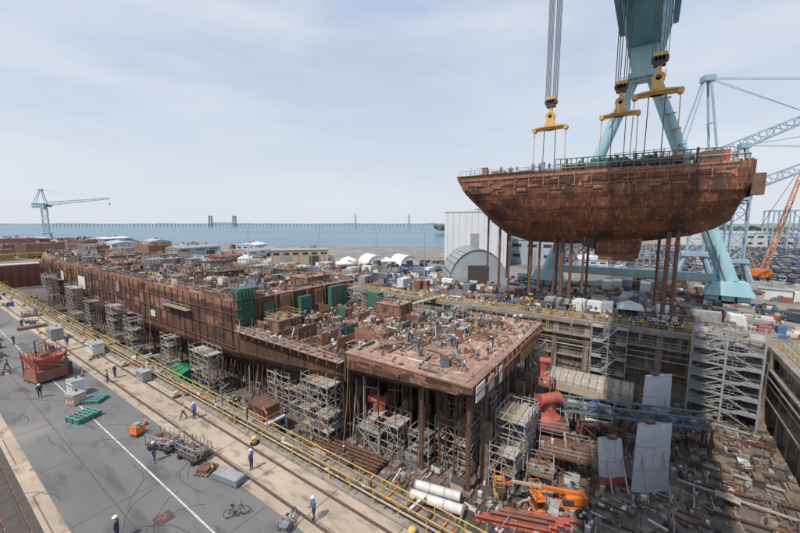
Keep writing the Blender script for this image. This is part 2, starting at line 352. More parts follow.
s.bits(300,18.0,19.0,8,200,.15,[RUSTP,GREYP,DKST,WOOD,REDB,ORNG,WHITE],.1,.35,post=.05)
s.obj('service_pipes')
bo=M(); bo.cyl((0,0,0),(0,0,.1),.38,BLACK,n=12); bo.cyl((0,0,.1),(0,0,.55),.2,YEL,r2=.17,n=12); bo.ball((0,0,.6),(.34,.26,.16),YEL)
me=bo.mesh('mooring_bollard',True)
for y in range(12,220,16): place(me,'mooring_bollard',(17.25,y+U(-1,1),.008))
for y in range(-10,220,20): place(me,'mooring_bollard',(83.4,y,.006))

# ------------------------------------------------------------ ship under construction
ship=bpy.data.objects.new('aircraft_carrier_hull',None); COL.objects.link(ship)
CX=50.0
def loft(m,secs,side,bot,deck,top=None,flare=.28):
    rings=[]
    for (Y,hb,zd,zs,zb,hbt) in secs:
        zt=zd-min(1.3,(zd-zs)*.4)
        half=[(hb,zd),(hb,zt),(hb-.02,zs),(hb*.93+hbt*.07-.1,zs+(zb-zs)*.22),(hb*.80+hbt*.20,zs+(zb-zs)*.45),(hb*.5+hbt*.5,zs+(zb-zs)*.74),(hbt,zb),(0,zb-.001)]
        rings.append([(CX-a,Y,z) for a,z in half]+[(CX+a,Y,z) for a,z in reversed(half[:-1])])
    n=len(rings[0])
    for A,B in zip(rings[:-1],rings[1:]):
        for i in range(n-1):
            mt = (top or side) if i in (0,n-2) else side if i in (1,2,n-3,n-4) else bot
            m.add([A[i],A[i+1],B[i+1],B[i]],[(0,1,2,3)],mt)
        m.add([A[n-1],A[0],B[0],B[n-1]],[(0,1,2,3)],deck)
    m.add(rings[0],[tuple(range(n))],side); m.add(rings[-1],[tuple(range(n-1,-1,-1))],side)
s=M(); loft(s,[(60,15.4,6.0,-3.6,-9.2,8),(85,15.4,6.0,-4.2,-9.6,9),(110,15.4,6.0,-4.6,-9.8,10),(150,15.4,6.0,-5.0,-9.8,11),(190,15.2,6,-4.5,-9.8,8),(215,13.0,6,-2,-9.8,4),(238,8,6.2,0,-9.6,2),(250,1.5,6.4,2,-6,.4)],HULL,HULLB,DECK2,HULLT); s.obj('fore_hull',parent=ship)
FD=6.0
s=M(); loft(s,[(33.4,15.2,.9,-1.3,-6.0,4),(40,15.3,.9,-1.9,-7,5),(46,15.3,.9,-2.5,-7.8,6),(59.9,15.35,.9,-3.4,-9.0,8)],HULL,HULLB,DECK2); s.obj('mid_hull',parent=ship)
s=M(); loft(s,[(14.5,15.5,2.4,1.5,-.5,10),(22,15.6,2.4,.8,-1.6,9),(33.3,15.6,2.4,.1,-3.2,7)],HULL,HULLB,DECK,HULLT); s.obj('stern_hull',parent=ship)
s=M()
for k in range(15):
    x=CX-14.6+k*2.08; c=3<k<11
    s.box((x,14.36,-.3 if c else .9),(.14,.2,2.6 if c else 1.4),BULK)
s.box((CX,14.3,1.3),(30,.18,.16),HULLT)
s.box((36.3,14.3,.4),(2.4,.12,1.8),WHITE); s.box((39.6,14.28,.3),(1.7,.12,1.7),TAN); s.box((42.9,14.28,-.1),(1.0,.12,2.1),WHITE)
s.box((55.5,14.26,-.4),(9,.1,2.5),HULLT)
s.obj('transom_framing',parent=ship)
s=M()
for i in range(120):
    y=U(61,205); z=U(-3.2,4.0); a=U(1.2,5);b=U(.6,2.2); mt=random.choice([HULLT,BULK,RUSTP,HULLB,HULL,HULLB,DKST,REDB,BULK])
    s.box((34.585-.0005*i/10,y,z),(.04+.0009*i,a,b),mt)
for y,z,a,b,mt in ((150,-1,7,4,WHITE),(118,1.5,2,3,GREYP),(172,0,3,3,WHITE),(96,-2,2.5,1.4,WHITE),(84,1,1.6,2.2,DKST),(131,.5,1.5,2.2,DKST)): s.box((34.4,y,z),(.16,a,b),mt)
for y in range(62,205,3): s.box((34.46,y+U(-.3,.3),-3.3),(.12,.1,9.2),random.choice([HULLB,HULL,RUSTP]))
for z in (-2.8,.4,3.4): s.box((34.46,130,z),(.14,138,.12),RUSTP)
y=62
while y<200:
    L=U(5,12); z=random.choice([-2.9,-.2,2.2])
    if R()<.45:
        s.box((33.7,y+L/2,z),(1.1,L,.1),PLANK); s.rail([(33.2,y,z+.1),(33.2,y+L,z+.1)],GALV,step=1.8)
        for q in range(int(L/2.4)+1): s.beam((34.5,y+q*2.4,z-.9),(33.3,y+q*2.4,z),.09,RUSTP)
    y+=L+U(1,6)
for i in range(26):
    y=U(16,200); z0=FD if y>60 else (.9 if y>33.3 else 2.2); s.path([(34.7,y,z0),(34.3,y+.1,z0-1),(34.25,y+.4,U(-6,-2)),(33.6,y+.8,ZF+.2)],.05,random.choice([BLACK,BLACK,YEL,ROPE]),n=4)
s.obj('side_staging',parent=ship)
s=M()
for i in range(40):
    y=U(16,31); a=U(.8,3); s.box((34.385,y,U(.9,1.5)),(.03+.0005*i,a,U(.3,.7)),random.choice([HULL,BULK,RUSTP,HULLB,DKST,REDB]))
s.box((34.36,24,2.25),(.08,18.8,.16),BULK); s.box((34.36,33.2,-1.8),(.16,.3,4.2),DKST)
s.obj('stern_side_plating',parent=ship)
def stub(m,x,y,z,L,h,along,mt,th=.12):
    if along: m.box((x,y,z),(th,L,h),mt)
    else: m.box((x,y,z),(L,th,h),mt)
    k=int(L/1.1)
    for i in range(k):
        q=-L/2+(i+.5)*L/k
        if along: m.box((x+.13,y+q,z),(.14,.07,h*.97),mt)
        else: m.box((x+q,y+.13,z),(.07,.14,h*.97),mt)
mid=[BULK,BULK,HULLT,DECK2,GREEN,RUSTP,RUSTP]
s=M()
for y in [37,41,46,50,55]:
    for x0 in (36,42,50,58):
        if R()<.6: stub(s,x0+U(2,3.5),y,.9,U(2.5,5.5),U(.6,2.2),False,random.choice(mid))
for x in (38,43,47,52,57,62):
    for y0 in (36,43,50,56):
        if R()<.45: stub(s,x,y0+1,.9,U(2,5),U(.6,2.0),True,random.choice(mid))
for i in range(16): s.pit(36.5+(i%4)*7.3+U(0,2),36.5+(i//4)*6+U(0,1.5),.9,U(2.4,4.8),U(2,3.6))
s.bits(620,35.4,64.6,34.2,59.3,.9,DECKP,.12,.7,post=.2,ph=1.8)
for x,y,a,b,h in ((58,58,5,1.2,5.0),(49,58.6,3,1,4.0),(62,50,2,3,3.6)): s.box((x,y,.9),(a,b,h),GREEN); s.box((x,y-b/2-.08,2.4),(a*.9,.1,.14),RUSTP)
s.obj('mid_bulkheads',parent=ship)
s=M()
for y in range(63,235,6):
    hb=15 if y<200 else 15-(y-200)*.25
    for x in (-.75,-.25,.25,.75):
        if R()<.5: stub(s,CX+x*hb,y,FD,hb*U(.2,.45),U(.35,1.2),False,random.choice(mid+[GREYP]))
    for x in (-.6,-.2,.2,.6,.85):
        if R()<.4: stub(s,CX+x*hb,y+2.5,FD,U(2,4),U(.35,1.1),True,random.choice(mid))
for y in range(65,200,7):
    for x in (38.5,44.5,50.5,56.5,61.5):
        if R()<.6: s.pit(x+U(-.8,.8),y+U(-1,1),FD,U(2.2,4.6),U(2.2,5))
        elif R()<.5: s.box((x,y,FD+.005),(U(3,5),U(3,6),.05+U(0,.03)),random.choice([DECK,DECK,CONC2,HULLT]))
s.bits(2100,35.4,64.6,61,200,FD,DECKP,.2,.95,post=.2,ph=1.9)
s.bits(240,42,58,200,235,FD+.1,DECKP,.3,1.3,post=.25)
s.obj('fore_bulkheads',parent=ship)
s=M()
s.bits(330,35.2,64.8,15.2,32.8,2.4,DECKP+[DECK,DECK,WOOD],.08,.42,post=.08,ph=1.3)
s.bits(260,45,62,22,32.8,2.4,DECKP+[GREYP,WHITE,SLATE],.1,.6,post=.2,ph=1.9)
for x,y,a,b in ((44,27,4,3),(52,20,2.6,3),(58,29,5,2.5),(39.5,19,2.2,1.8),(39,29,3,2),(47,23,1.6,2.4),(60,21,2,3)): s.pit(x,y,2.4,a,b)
for x in (38,43,48,53,58,63): stub(s,x,32.2,2.4,U(2.5,4),U(.4,1.4),False,random.choice(mid))
for x,y,a,b in ((37,25,3,5),(42,22,4,3),(50,30,5,3),(56,24,3,4),(62,27,3,5)): s.box((x,y,2.402),(a,b,.05),random.choice([DECK,HULLT,DECK2,BULK]))
s.obj('stern_deck_fittings',parent=ship)
s=M(); y=61
while y<195:
    L=U(3,9)
    if R()<.6: s.box((34.78,y+L/2,FD),(.14,L*.96,U(.3,.8)),random.choice([HULLT,BULK,RUSTP]))
    s.box((65.2,y+L/2,FD),(.14,L*.96,U(.3,1.0)),BULK); y+=L
s.obj('side_bulwark',parent=ship)
s=M()
s.box((36.4,60.3,1.0),(3.4,.9,6.8),GREEN); s.box((37.2,61.5,7.6),(4,3,.5),GREEN)
for k in range(5): s.box((35.2+k*.7,59.75,1.0),(.12,.25,6.6),GREEN)
for z in (2.6,4.4,6.2): s.box((36.4,59.7,z),(3.4,.35,.12),GREEN); s.box((34.55,60.3,z),(.3,1.1,.12),RUSTP)
s.box((34.6,60.8,1.2),(.2,.5,6.2),DKST); s.box((35.6,59.65,1.4),(.9,.2,1.6),DKST); s.box((37.2,59.65,4.7),(.9,.2,1.2),DKST)
for x in (41,45,49,54,58,62): s.box((x,59.8,1.0),(2.4,.3,U(3.5,5.0)),random.choice([BULK,GREEN,RUSTP,HULLT])); s.box((x+1.6,59.6,1.0),(.3,.5,5.0),RUSTP)
s.rail([(35,60.5,8.1),(39,60.5,8.1)],GALV); s.rail([(40,60.5,FD),(65,60.5,FD)],GALV)
s.obj('bulkhead_face',parent=ship)
s=M()
for y in range(34,60,2): s.box((34.2,y,.2),(1.4,.12,.9),BULK)
s.box((34.2,46.5,.9),(1.3,26,.14),DECK); s.rail([(33.6,34,1.04),(33.6,59,1.04)],GALV,step=2)
s.bits(60,33.7,34.6,34,59,1.04,MUTED,.1,.4)
s.obj('side_gallery',parent=ship)
def block(x,y,z,a,b,h,mt,mt2):
    m=M(); m.box((0,0,0),(a,b,h),mt); m.box((0,0,h),(a+.3,b+.3,.14),mt2)
    k=int(b/1.5)
    for i in range(k+1): m.box((-a/2-.08,-b/2+b*i/k,0),(.16,.12,h),mt)
    for i in range(int(a/1.5)+1): m.box((-a/2+i*1.5,-b/2-.08,0),(.12,.16,h),mt)
    m.box((-a/2-.05,b*.1,.2),(.12,.9,h*.75),DKST); m.box((a*.1,-b/2-.05,.2),(.9,.12,h*.75),DKST)
    m.bits(int(a*b*.8),-a/2+.3,a/2-.3,-b/2+.3,b/2-.3,h+.14,DECKP,.1,.5,post=.2,ph=1.4)
    m.rail([(-a/2,-b/2,h+.14),(a/2,-b/2,h+.14),(a/2,b/2,h+.14),(-a/2,b/2,h+.14),(-a/2,-b/2,h+.14)],YEL if R()<.2 else GALV,step=1.8,r=.025)
    m.obj('deck_compartment',(x,y,z),parent=ship)
for a in [(57,66,FD,7,6,1.6,BULK,DECK),(62,80,FD,5,7,1.8,GREEN,DECK2),(50,92,FD,8,6,1.6,RUSTP,DKST),(58,110,FD,7,5,2.2,GREYP,BLACK),(55,135,FD,9,7,2.2,GREYP,CLADG),(43,140,FD,5,7,1.4,HULLT,DECK),(50,165,FD,8,6,2,BULK,DECK),(60,150,FD,5,6,2.4,GREEN,DECK2),(48,200,6.1,7,6,2.5,WHITE,GREYP),(56,218,6.1,4,6,3,BULK,GREYP),(61,44,.9,5,6,2.2,BULK,DECK),(40,54,.9,5,4,2.0,BULK,DECK2)]: block(*a)

# shores, keel blocks
s=M()
for k in range(0,150):
    y=15.5+k*1.35
    hb=15.4 if y<200 else max(1,15.4-(y-200)*.25)
    topz=-.2 if y<33 else (-3.2 if y<60 else -5.6)
    for dx,tz in ((1.9,topz+.9),(3.8,topz),(5.8,topz-1.2)):
        if dx+1<hb and R()<(.8 if y>33 else .5):
            x=CX-hb+dx; r=U(.07,.16); mt=random.choice([RUSTP,REDB,RUSTP,DKST,WOOD,GALV,DKST,WOOD])
            s.cyl((x+U(-.3,.3),y+U(-.3,.3),ZF),(x,y,tz+ (1.0 if y<33 else 0.4)),r,mt,n=6)
            if R()<.35: s.beam((x-1.8,y+U(-.9,.9),ZF),(x,y,tz+.3),.13,random.choice([WOOD,RUSTP,GALV,BULK]))
            if R()<.4: q=U(ZF+2,tz-1); s.beam((x,y,q),(x,y+2.7,q+U(-.6,.6)),.1,random.choice([GALV,WOOD,RUSTP]))
    if y<34:
        for x in (43,46,49,52,55,58,61,64):
            if R()<.4: s.cyl((x+U(-.4,.4),y,ZF),(x,y,-.6),U(.08,.18),random.choice([RUSTP,DKST,DKST,GREYP,WOOD]),n=6)
for y,x in ((15.6,36.4),(15.6,41.5),(22,36.4),(15.6,50),(15.6,60)):
    s.cyl((x,y,ZF),(x,y,.9 if x<40 else -.3),.28,RUSTP,n=8); s.box((x,y,ZF),(1.2,1.2,.5),CONC2)
s.obj('hull_shoring')
s=M()
for y in [15+3*i for i in range(76)]:
    for x in (40.5,45,50,55,59.5):
        if y>200 and abs(x-50)>6: continue
        zt=-9.9 if y>45 else (-7.2 if y>33 else -5.0)
        s.box((x,y,ZF),(1.6,1.2,1.5),CONC2); s.box((x,y,ZF+1.5),(1.4,1.1,max(.4,zt-ZF-1.5)),WOOD)
s.obj('keel_blocks')
s=M()
for y in range(-16,12,3):
    for x in (58,64,70,75):
        if R()<.85: s.box((x+U(-.3,.3),y+U(-.4,.4),ZF),(1.4,1.1,1.0),CONC2 if R()<.5 else DKST); s.box((x,y,ZF+1.0),(1.2,.9,.35),WOOD)
s.obj('keel_blocks')

# ------------------------------------------------------------ scaffolding around ship
def scaffold(x,y,z,w,d,h,**k):
    m=M(); m.scaf(0,0,0,w,d,h,**k); m.obj('scaffold_tower',(x,y,z))
for a in [(32.2,67.5,ZF,2.6,7,8),(31.8,101,ZF,2.4,5,9),(31.6,112,ZF,2.5,5,11),(31.8,148,ZF,2.5,8,12),(31.6,130,ZF,2.5,4,10),(31.5,176,ZF,3,6,13),(34.6,38.2,ZF,3.2,5.5,9),(33.6,86,ZF,2.2,4,7),(44.5,12.6,ZF,5,3.6,7.5),(50,12.8,ZF,3.5,3,5.5),(40.4,12.6,ZF,2.2,3,4.5),(64,15.5,ZF,5,3,10),(68.5,40,ZF,4,12,12),(70,70,ZF,4,14,15),(68.5,24,ZF,4,6,11),(70,110,ZF,4,20,16),(37.5,28,ZF,3,5,5),(37.2,51,ZF,2,6,6),(41,19,ZF,4,5,6),(48,18,ZF,4,3,7),(38.5,23,ZF,2.5,3,4),(36.5,45,ZF,2.4,4,5)]:
    scaffold(*a,r=.05)
for a in [(60,28,2.4,3,2.5,1.9),(56,84,FD,4,4,3),(62,98,FD,4,5,3),(38,90,FD,2.4,5,2),(55,118,FD,4,4,3),(46,126,FD,3,4,3),(62,55,.9,3,5,4),(40,160,FD,4,4,2.5),(56,178,FD,5,5,4),(50,225,6.2,5,5,4)]:
    scaffold(*a,lev=1.9)
def stair(name,x,y,z,w,d,levels,lh,mt,rz=0,heavy=.12):
    m=M()
    for a in (-w/2,0,w/2):
        for b in (-d/2,d/2): m.beam((a,b,0),(a,b,levels*lh+1.2),heavy*2,mt)
    for k in range(levels+1):
        c=k*lh
        if k:
            for b in (-d/2,d/2): m.beam((-w/2,b,c),(w/2,b,c),heavy*1.8,mt)
            for a in (-w/2,w/2): m.beam((a,-d/2,c),(a,d/2,c),heavy*1.8,mt)
            m.box((-w/2+.9,0,c),(1.8,d,.08),GALV); m.box((w/2-.9,0,c),(1.8,d,.08),GALV)
            m.rail([(-w/2,-d/2,c),(w/2,-d/2,c)],mt,step=1.6); m.rail([(-w/2,d/2,c),(w/2,d/2,c)],mt,step=1.6)
        if k<levels:
            for sgn,b in ((1,-d/4),(-1,d/4)):
                if (k%2==0)==(sgn==1) or w>6:
                    a0=-sgn*(w/2-1.7);a1=sgn*(w/2-1.7)
                    for e in (-.45,.45): m.beam((a0,b+e,c),(a1,b+e,c+lh),.1,mt,.26)
                    for q in range(9): m.box((a0+(a1-a0)*(q+.5)/9,b,c+lh*(q+.5)/9),(.3,.9,.04),GALV)
                    m.beam((a0,b-.45,c+1),(a1,b-.45,c+lh+1),.06,mt)
            for b in (-d/2,d/2): m.beam((-w/2,b,c),(0,b,c+lh),heavy,mt); m.beam((w/2,b,c),(0,b,c+lh),heavy,mt)
    m.obj(name,(x,y,z),rz)
stair('stair_tower',75.8,-11.6,ZF,8.5,4,6,2.4,GREYP,rz=math.pi/2-.15,heavy=.13)
stair('access_stair',78.2,5,ZF,6,1.8,4,3.0,GREYP,rz=math.pi/2,heavy=.07)
stair('access_stair',78.2,60,ZF,6,1.8,4,3.0,GREYP,rz=math.pi/2,heavy=.07)

# ------------------------------------------------------------ dock floor objects
def strut(x,y,z,h,mt,rz=0,k=1.0):
    m=M(); N=12
    prof=[(0,1.9,1.25),(.12,1.8,1.15),(.3,1.25,.7),(.55,.95,.5),(.8,1.05,.5),(1.0,1.35,.6)]; rings=[]
    for q,a,b in prof: rings.append([(b*k*math.cos(2*math.pi*i/N),a*k*math.sin(2*math.pi*i/N),h*q) for i in range(N)])
    for A_,B_ in zip(rings[:-1],rings[1:]):
        for i in range(N): m.add([A_[i],A_[(i+1)%N],B_[(i+1)%N],B_[i]],[(0,1,2,3)],mt)
    m.cyl((0,-1.5*k,h+.2),(0,1.5*k,h+.2),.7*k,mt,n=18,cap=False); m.cyl((0,-1.4*k,h+.2),(0,1.4*k,h+.2),.5*k,DKST,n=16)
    for q in (-1.5,1.3): m.cyl((0,q*k,h+.2),(0,(q+.2)*k,h+.2),.8*k,mt,n=18)
    for q in (-1,1): m.beam((q*.9*k,0,.1),(0,0,h*.75),.25,mt,.9)
    m.obj('shaft_strut_casting',(x,y,z),rz)
def plat(x,y,z,w,d,h,mt,rz=0,name='work_platform'):
    m=M()
    for a in (-w/2,0,w/2):
        for b in (-d/2,d/2): m.beam((a,b,0),(a,b,h),.25,mt)
    m.box((0,0,h),(w,d,.3),mt)
    for b in (-d/2,d/2): m.beam((-w/2,b,0),(0,b,h),.12,mt); m.beam((0,b,h),(w/2,b,0),.12,mt); m.beam((-w/2,b,h*.5),(w/2,b,h*.5),.14,mt)
    for a in (-w/2,w/2): m.beam((a,-d/2,0),(a,d/2,h),.12,mt)
    m.rail([(-w/2,-d/2,h+.3),(w/2,-d/2,h+.3),(w/2,d/2,h+.3),(-w/2,d/2,h+.3),(-w/2,-d/2,h+.3)],GALV,step=1.6)
    m.bits(14,-w/2+.3,w/2-.3,-d/2+.3,d/2-.3,h+.3,MUTED,.1,.4)
    m.obj(name,(x,y,z),rz)
plat(53.5,10.6,ZF,6.5,5,3,RUSTP,rz=.3); strut(53.0,10.4,ZF+3.3,3.0,RED,rz=.9,k=1.15)
plat(62,13.4,ZF,4,3.5,5,REDB); strut(62,13.4,ZF+5.3,3.2,RED,rz=.3,k=.8)
plat(38.3,30.5,ZF,5,4.2,3,GREYP); strut(38.3,30.5,ZF+3.3,3.2,RED,rz=.2,k=.9)
plat(30.3,46.5,ZF,4,5,2.4,LGREY,name='equipment_rack'); plat(47,7,ZF,4,6,3,RUSTP,rz=.2); plat(57,5,ZF,4,4,3.2,RUSTP,rz=.4); plat(43,9,ZF,3,3,2,WOOD,rz=.2)
m=M(); m.box((0,0,0),(2.8,3.8,2.0),REDB); m.box((0,0,2.0),(3.1,4.1,.12),RUSTP); m.box((-1.42,-.8,.1),(.06,1,1.7),DKST); m.box((-1.42,1.1,.8),(.06,.9,.7),GLASS)
for i in range(5): m.box((-1.43,-1.8+i*.9,0),(.08,.1,2.0),REDB)
m.obj('dock_shack',(30.4,46.7,ZF+2.7))
m=M(); A=Vector((55.2,11,-7.6));Bv=Vector((62,-8.5,-7.6)); 
for off in (-1.1,1.1):
    d=Vector((.944,.33,0))*off
    m.beam(A+d,Bv+d,.3,SLATE); m.beam(A+d+Vector((0,0,1.3)),Bv+d+Vector((0,0,1.3)),.22,SLATE)
    n=12
    for i in range(n):
        p=A+d+(Bv-A)*i/n;q=A+d+(Bv-A)*(i+1)/n
        if i%2: m.beam(p,q+Vector((0,0,1.3)),.14,SLATE)
        else: m.beam(p+Vector((0,0,1.3)),q,.14,SLATE)
        m.beam(p,p+Vector((0,0,1.3)),.12,SLATE)
for i in range(13):
    p=A+(Bv-A)*i/12; m.beam(p-Vector((1.1,.38,0)),p+Vector((1.1,.38,0)),.15,SLATE)
m.beam(A+Vector((0,0,.2)),Bv+Vector((0,0,.2)),1.9,DKST,.1)
for i in (0,3,6,9,12):
    p=A+(Bv-A)*i/12
    for o in (-1,1): m.beam(Vector((p.x+o*1.0,p.y+o*.35,ZF)),Vector((p.x+o,p.y+o*.35,-7.6)),.3,RUSTP)
    m.beam((p.x-1,p.y-.35,ZF),(p.x+1,p.y+.35,-7.6),.14,RUSTP)
for i in range(22):
    p=A+(Bv-A)*U(.05,.95); m.box((p.x+U(-.6,.6),p.y,-7.35),(U(.3,1),U(.3,1),U(.2,.8)),random.choice([SLATE,GREYP,WHITE,RUSTP,BLUE,GALV]),rz=U(0,1))
m.obj('truss_walkway')
def rudder(name,x,y,z,h,w,th,rz,tipmat=None,lean=0):
    m=M(); N=9; rows=[]
    for k,(q,sw) in enumerate(((0,1),(.15,1),(.5,.98),(.85,.95),(1,.93))):
        ring=[]
        for i in range(N):
            t=i/(N-1); ring.append((-w/2*sw+w*sw*t,  th*.5*math.sin(math.pi*min(1,t*1.25+.02))**.7 if t<.8 else th*.5*(1-t)*1.2+.02))
        ring2=[(a,-b) for a,b in reversed(ring)]
        rows.append([(a+lean*q,b,q*h) for a,b in ring+ring2])
    n=len(rows[0])
    for a in range(len(rows)-1):
        for i in range(n): m.add([rows[a][i],rows[a][(i+1)%n],rows[a+1][(i+1)%n],rows[a+1][i]],[(0,1,2,3)],(tipmat if tipmat and a==0 else LGREY))
    m.add(rows[-1],[tuple(range(n))],LGREY); m.add(rows[0],[tuple(range(n))],LGREY)
    m.box((-w*.15,0,h),(.9,.7,.3),RUSTP)
    for s_ in (-1,1): m.beam((-w*.3,s_*1.8,0),(-w*.3,0,h*.6),.16,GALV); m.beam((w*.3,s_*1.8,0),(w*.3,0,h*.6),.16,GALV)
    m.obj(name,(x,y,z),rz)
rudder('rudder',49.0,-2.1,ZF+.2,8.7,4.3,.6,-.95)
rudder('rudder',62.5,-2.6,ZF+1,9,4.6,.6,-.85)
rudder('rudder',47.2,1.6,ZF+.8,5.8,3.0,.6,-1.0,tipmat=RED,lean=-.7)
m=M(); N=10
for i in range(N):
    a=math.pi*i/N;b=math.pi*(i+1)/N
    m.add([(2.8*math.cos(a),-7.2,3+1.6*math.sin(a)),(2.8*math.cos(b),-7.2,3+1.6*math.sin(b)),(2.8*math.cos(b),7.2,3+1.6*math.sin(b)),(2.8*math.cos(a),7.2,3+1.6*math.sin(a))],[(0,1,2,3)],SHELT)
for x in (-2.8,2.8): m.box((x,0,1.6),(.1,14.4,1.4),TAN)
for k in range(7): m.box((-2.9,-7+k*2.33,0),(.15,.15,3.1),GALV); m.box((2.9,-7+k*2.33,0),(.15,.15,3.1),GALV)
m.prism([(2.8*math.cos(math.pi*i/N),3+1.6*math.sin(math.pi*i/N)) for i in range(N+1)]+[(-2.8,2),(2.8,2)],7.0,7.1,CLADG,axis='y')
m.obj('arched_shelter',(70.5,7.5,ZF))
m=M(); m.prism([(-2,0),(2,0),(2,2.4),(0,3.3),(-2,2.4)],-3,3,TARP,axis='y'); 
for y in (-3,-1,1,3): m.beam((-2.05,y,0),(-2.05,y,2.4),.1,GALV); m.beam((-2.05,y,2.42),(0,y,3.33),.1,TARP)
m.obj('tarp_shelter',(30.8,74,ZF+.8))
def pipe(x0,y0,x1,y1,r,z=ZF+.35):
    m=M(); a=Vector((x0,y0,z+r));b=Vector((x1,y1,z+r)); m.cyl(a,b,r,WHITE,n=20,cap=False)
    d=(b-a).normalized()
    for q in (a,b): m.cyl(q-d*.06,q+d*.06,r+.12,GREYP,n=20,cap=False); m.cyl(q-d*.05,q+d*.05,r*.82,DKST,n=20)
    for t in (.33,.66): p=a+(b-a)*t; m.cyl(p-d*.04,p+d*.04,r+.03,GREYP,n=20,cap=False)
    for t in (.2,.8): p=a+(b-a)*t; m.box((p.x,p.y,ZF),(1.6,.4,.5),WOOD,rz=math.atan2(d.y,d.x)+math.pi/2)
    m.obj('steel_pipe_section')
pipe(31.7,20.6,32.9,14.6,.55); pipe(33.3,20.9,34.5,15.6,.55)
m=M()
for i in range(5): m.ibeam((31.2+i*.62,39,ZF+.6+.02*i),(32.4+i*.62,26.5,ZF+.6+.03*i),.45,.6,RUSTP)
for y in (28,32,37): m.box((33,y,ZF),(3.8,.4,.28),WOOD)
m.obj('steel_beam_stack')
m=M()
for i in range(5): m.ibeam((33.4+i*.7,13.4-i*.6,ZF+.35),(36.0+i*.7,6.2-i*.5,ZF+.35),.4,.6,RED)
for i in range(2): m.ibeam((34.2+i*.8,12-i*.6,ZF+.95),(36.2+i*.8,6.6-i*.5,ZF+.95),.4,.55,REDB)
m.obj('red_beam_stack')
def boomlift(x,y,rz,L,ang,mt=ORNG,L2=0):
    m=M(); m.box((0,0,.45),(2.9,1.5,.5),mt,tx=.92,ty=.9); m.box((0,0,.95),(.9,.9,.3),DKST)
    for a in (-1.05,1.05):
        for b in (-.95,.95):
            m.cyl((a,b-.2,.5),(a,b+.2,.5),.5,BLACK,n=14); m.cyl((a,b-.22,.5),(a,b+.22,.5),.24,WHITE,n=10)
    m.box((-.6,0,1.25),(2.2,1.5,.75),mt,tx=.85,ty=.9); m.box((-1.6,0,1.2),(.6,1.5,1.0),mt,tx=.8); m.box((.2,.62,1.3),(1.2,.3,.5),DKST)
    p=Vector((-1.2,0,2.1)); e=p+Vector((math.cos(ang),0,math.sin(ang)))*L
    m.beam(p,p+(e-p)*.55,.38,mt); m.beam(p+(e-p)*.5,e,.26,TAN); m.beam((0,0,1.9),p+(e-p)*.3,.18,DKST)
    f=e+Vector((.8,0,-.5)); m.beam(e,f,.18,mt); m.box((f.x+.6,0,f.z-.3),(1.0,1.9,.08),DKST)
    m.rail([(f.x+.1,-.95,f.z-.25),(f.x+1.1,-.95,f.z-.25),(f.x+1.1,.95,f.z-.25),(f.x+.1,.95,f.z-.25),(f.x+.1,-.95,f.z-.25)],mt,step=1,r=.035)
    m.obj('boom_lift',(x,y,ZF),rz)
boomlift(40.6,5.4,math.radians(118),7.4,.12)
m=M(); m.box((0,0,.3),(1.9,1.1,.5),ORNG)
for a in (-.7,.7):
    for b in (-.5,.5): m.cyl((a,b-.12,.3),(a,b+.12,.3),.3,BLACK,n=12)
for k in range(3):
    z=.8+k*.4
    for b in (-.4,.4): m.beam((-.85,b,z),(.85,b,z+.4),.09,DKST); m.beam((.85,b,z),(-.85,b,z+.4),.09,DKST)
m.box((0,0,2.0),(2.1,1.15,.12),ORNG); m.rail([(-1,-.55,2.1),(1,-.55,2.1),(1,.55,2.1),(-1,.55,2.1),(-1,-.55,2.1)],ORNG,step=.9)
me=m.mesh('scissor_lift'); place(me,'scissor_lift',(38.4,8.2,ZF),.7); 
m=M(); m.box((0,0,.4),(2.2,1.3,.9),YEL,tx=.85); m.box((-.3,0,1.3),(1.1,1.2,.8),GLASS,tx=.85); m.box((-.3,0,2.1),(1.0,1.15,.1),YEL)
for a in (-.75,.75):
    for b in (-.65,.65): m.cyl((a,b-.14,.38),(a,b+.14,.38),.38,BLACK,n=12)
m.beam((1.2,-.35,.2),(1.2,-.35,2.9),.12,DKST); m.beam((1.2,.35,.2),(1.2,.35,2.9),.12,DKST); m.beam((1.2,-.3,.15),(2.3,-.3,.15),.12,DKST); m.beam((1.2,.3,.15),(2.3,.3,.15),.12,DKST)
me=m.mesh('forklift'); place(me,'forklift',(38.6,12.6,ZF),.4); place(me,'forklift',(92,24,.01),2)

# ------------------------------------------------------------ clutter library
LIB=[]
def lib(name,m): LIB.append((name,m.mesh(name)))
for mt in (BLUE,REDB,WHITE,GREYP,SLATE,GREYP):
    m=M(); m.box((0,0,.25),(1.5,.8,.95),mt); m.box((0,0,1.2),(1.4,.7,.06),DKST)
    for i in range(5): m.box((-.77,-.28+i*.14,.45),(.03,.07,.5),DKST)
    for a in (-.55,.55):
        for b in (-.42,.42): m.cyl((a,b-.05,.22),(a,b+.05,.22),.2,BLACK,n=8)
    m.beam((.8,0,.4),(1.3,0,.25),.07,DKST); m.cyl((.3,0,1.25),(.3,0,1.55),.06,DKST,n=6); lib('welding_machine',m)
m=M(); m.box((0,0,.08),(1.5,1.0,.08),YEL)
for i in range(4):
    for j in range(3):
        c=random.choice([GREEN,GREYP,GREYP,WHITE]); m.cyl((-.55+i*.36,-.32+j*.32,.16),(-.55+i*.36,-.32+j*.32,1.35),.12,c,n=8); m.cyl((-.55+i*.36,-.32+j*.32,1.35),(-.55+i*.36,-.32+j*.32,1.5),.05,DKST,n=6)
m.rail([(-.75,-.5,0),(.75,-.5,0),(.75,.5,0),(-.75,.5,0),(-.75,-.5,0)],YEL,step=1.5,r=.03,h=1.2); lib('gas_cylinder_rack',m)
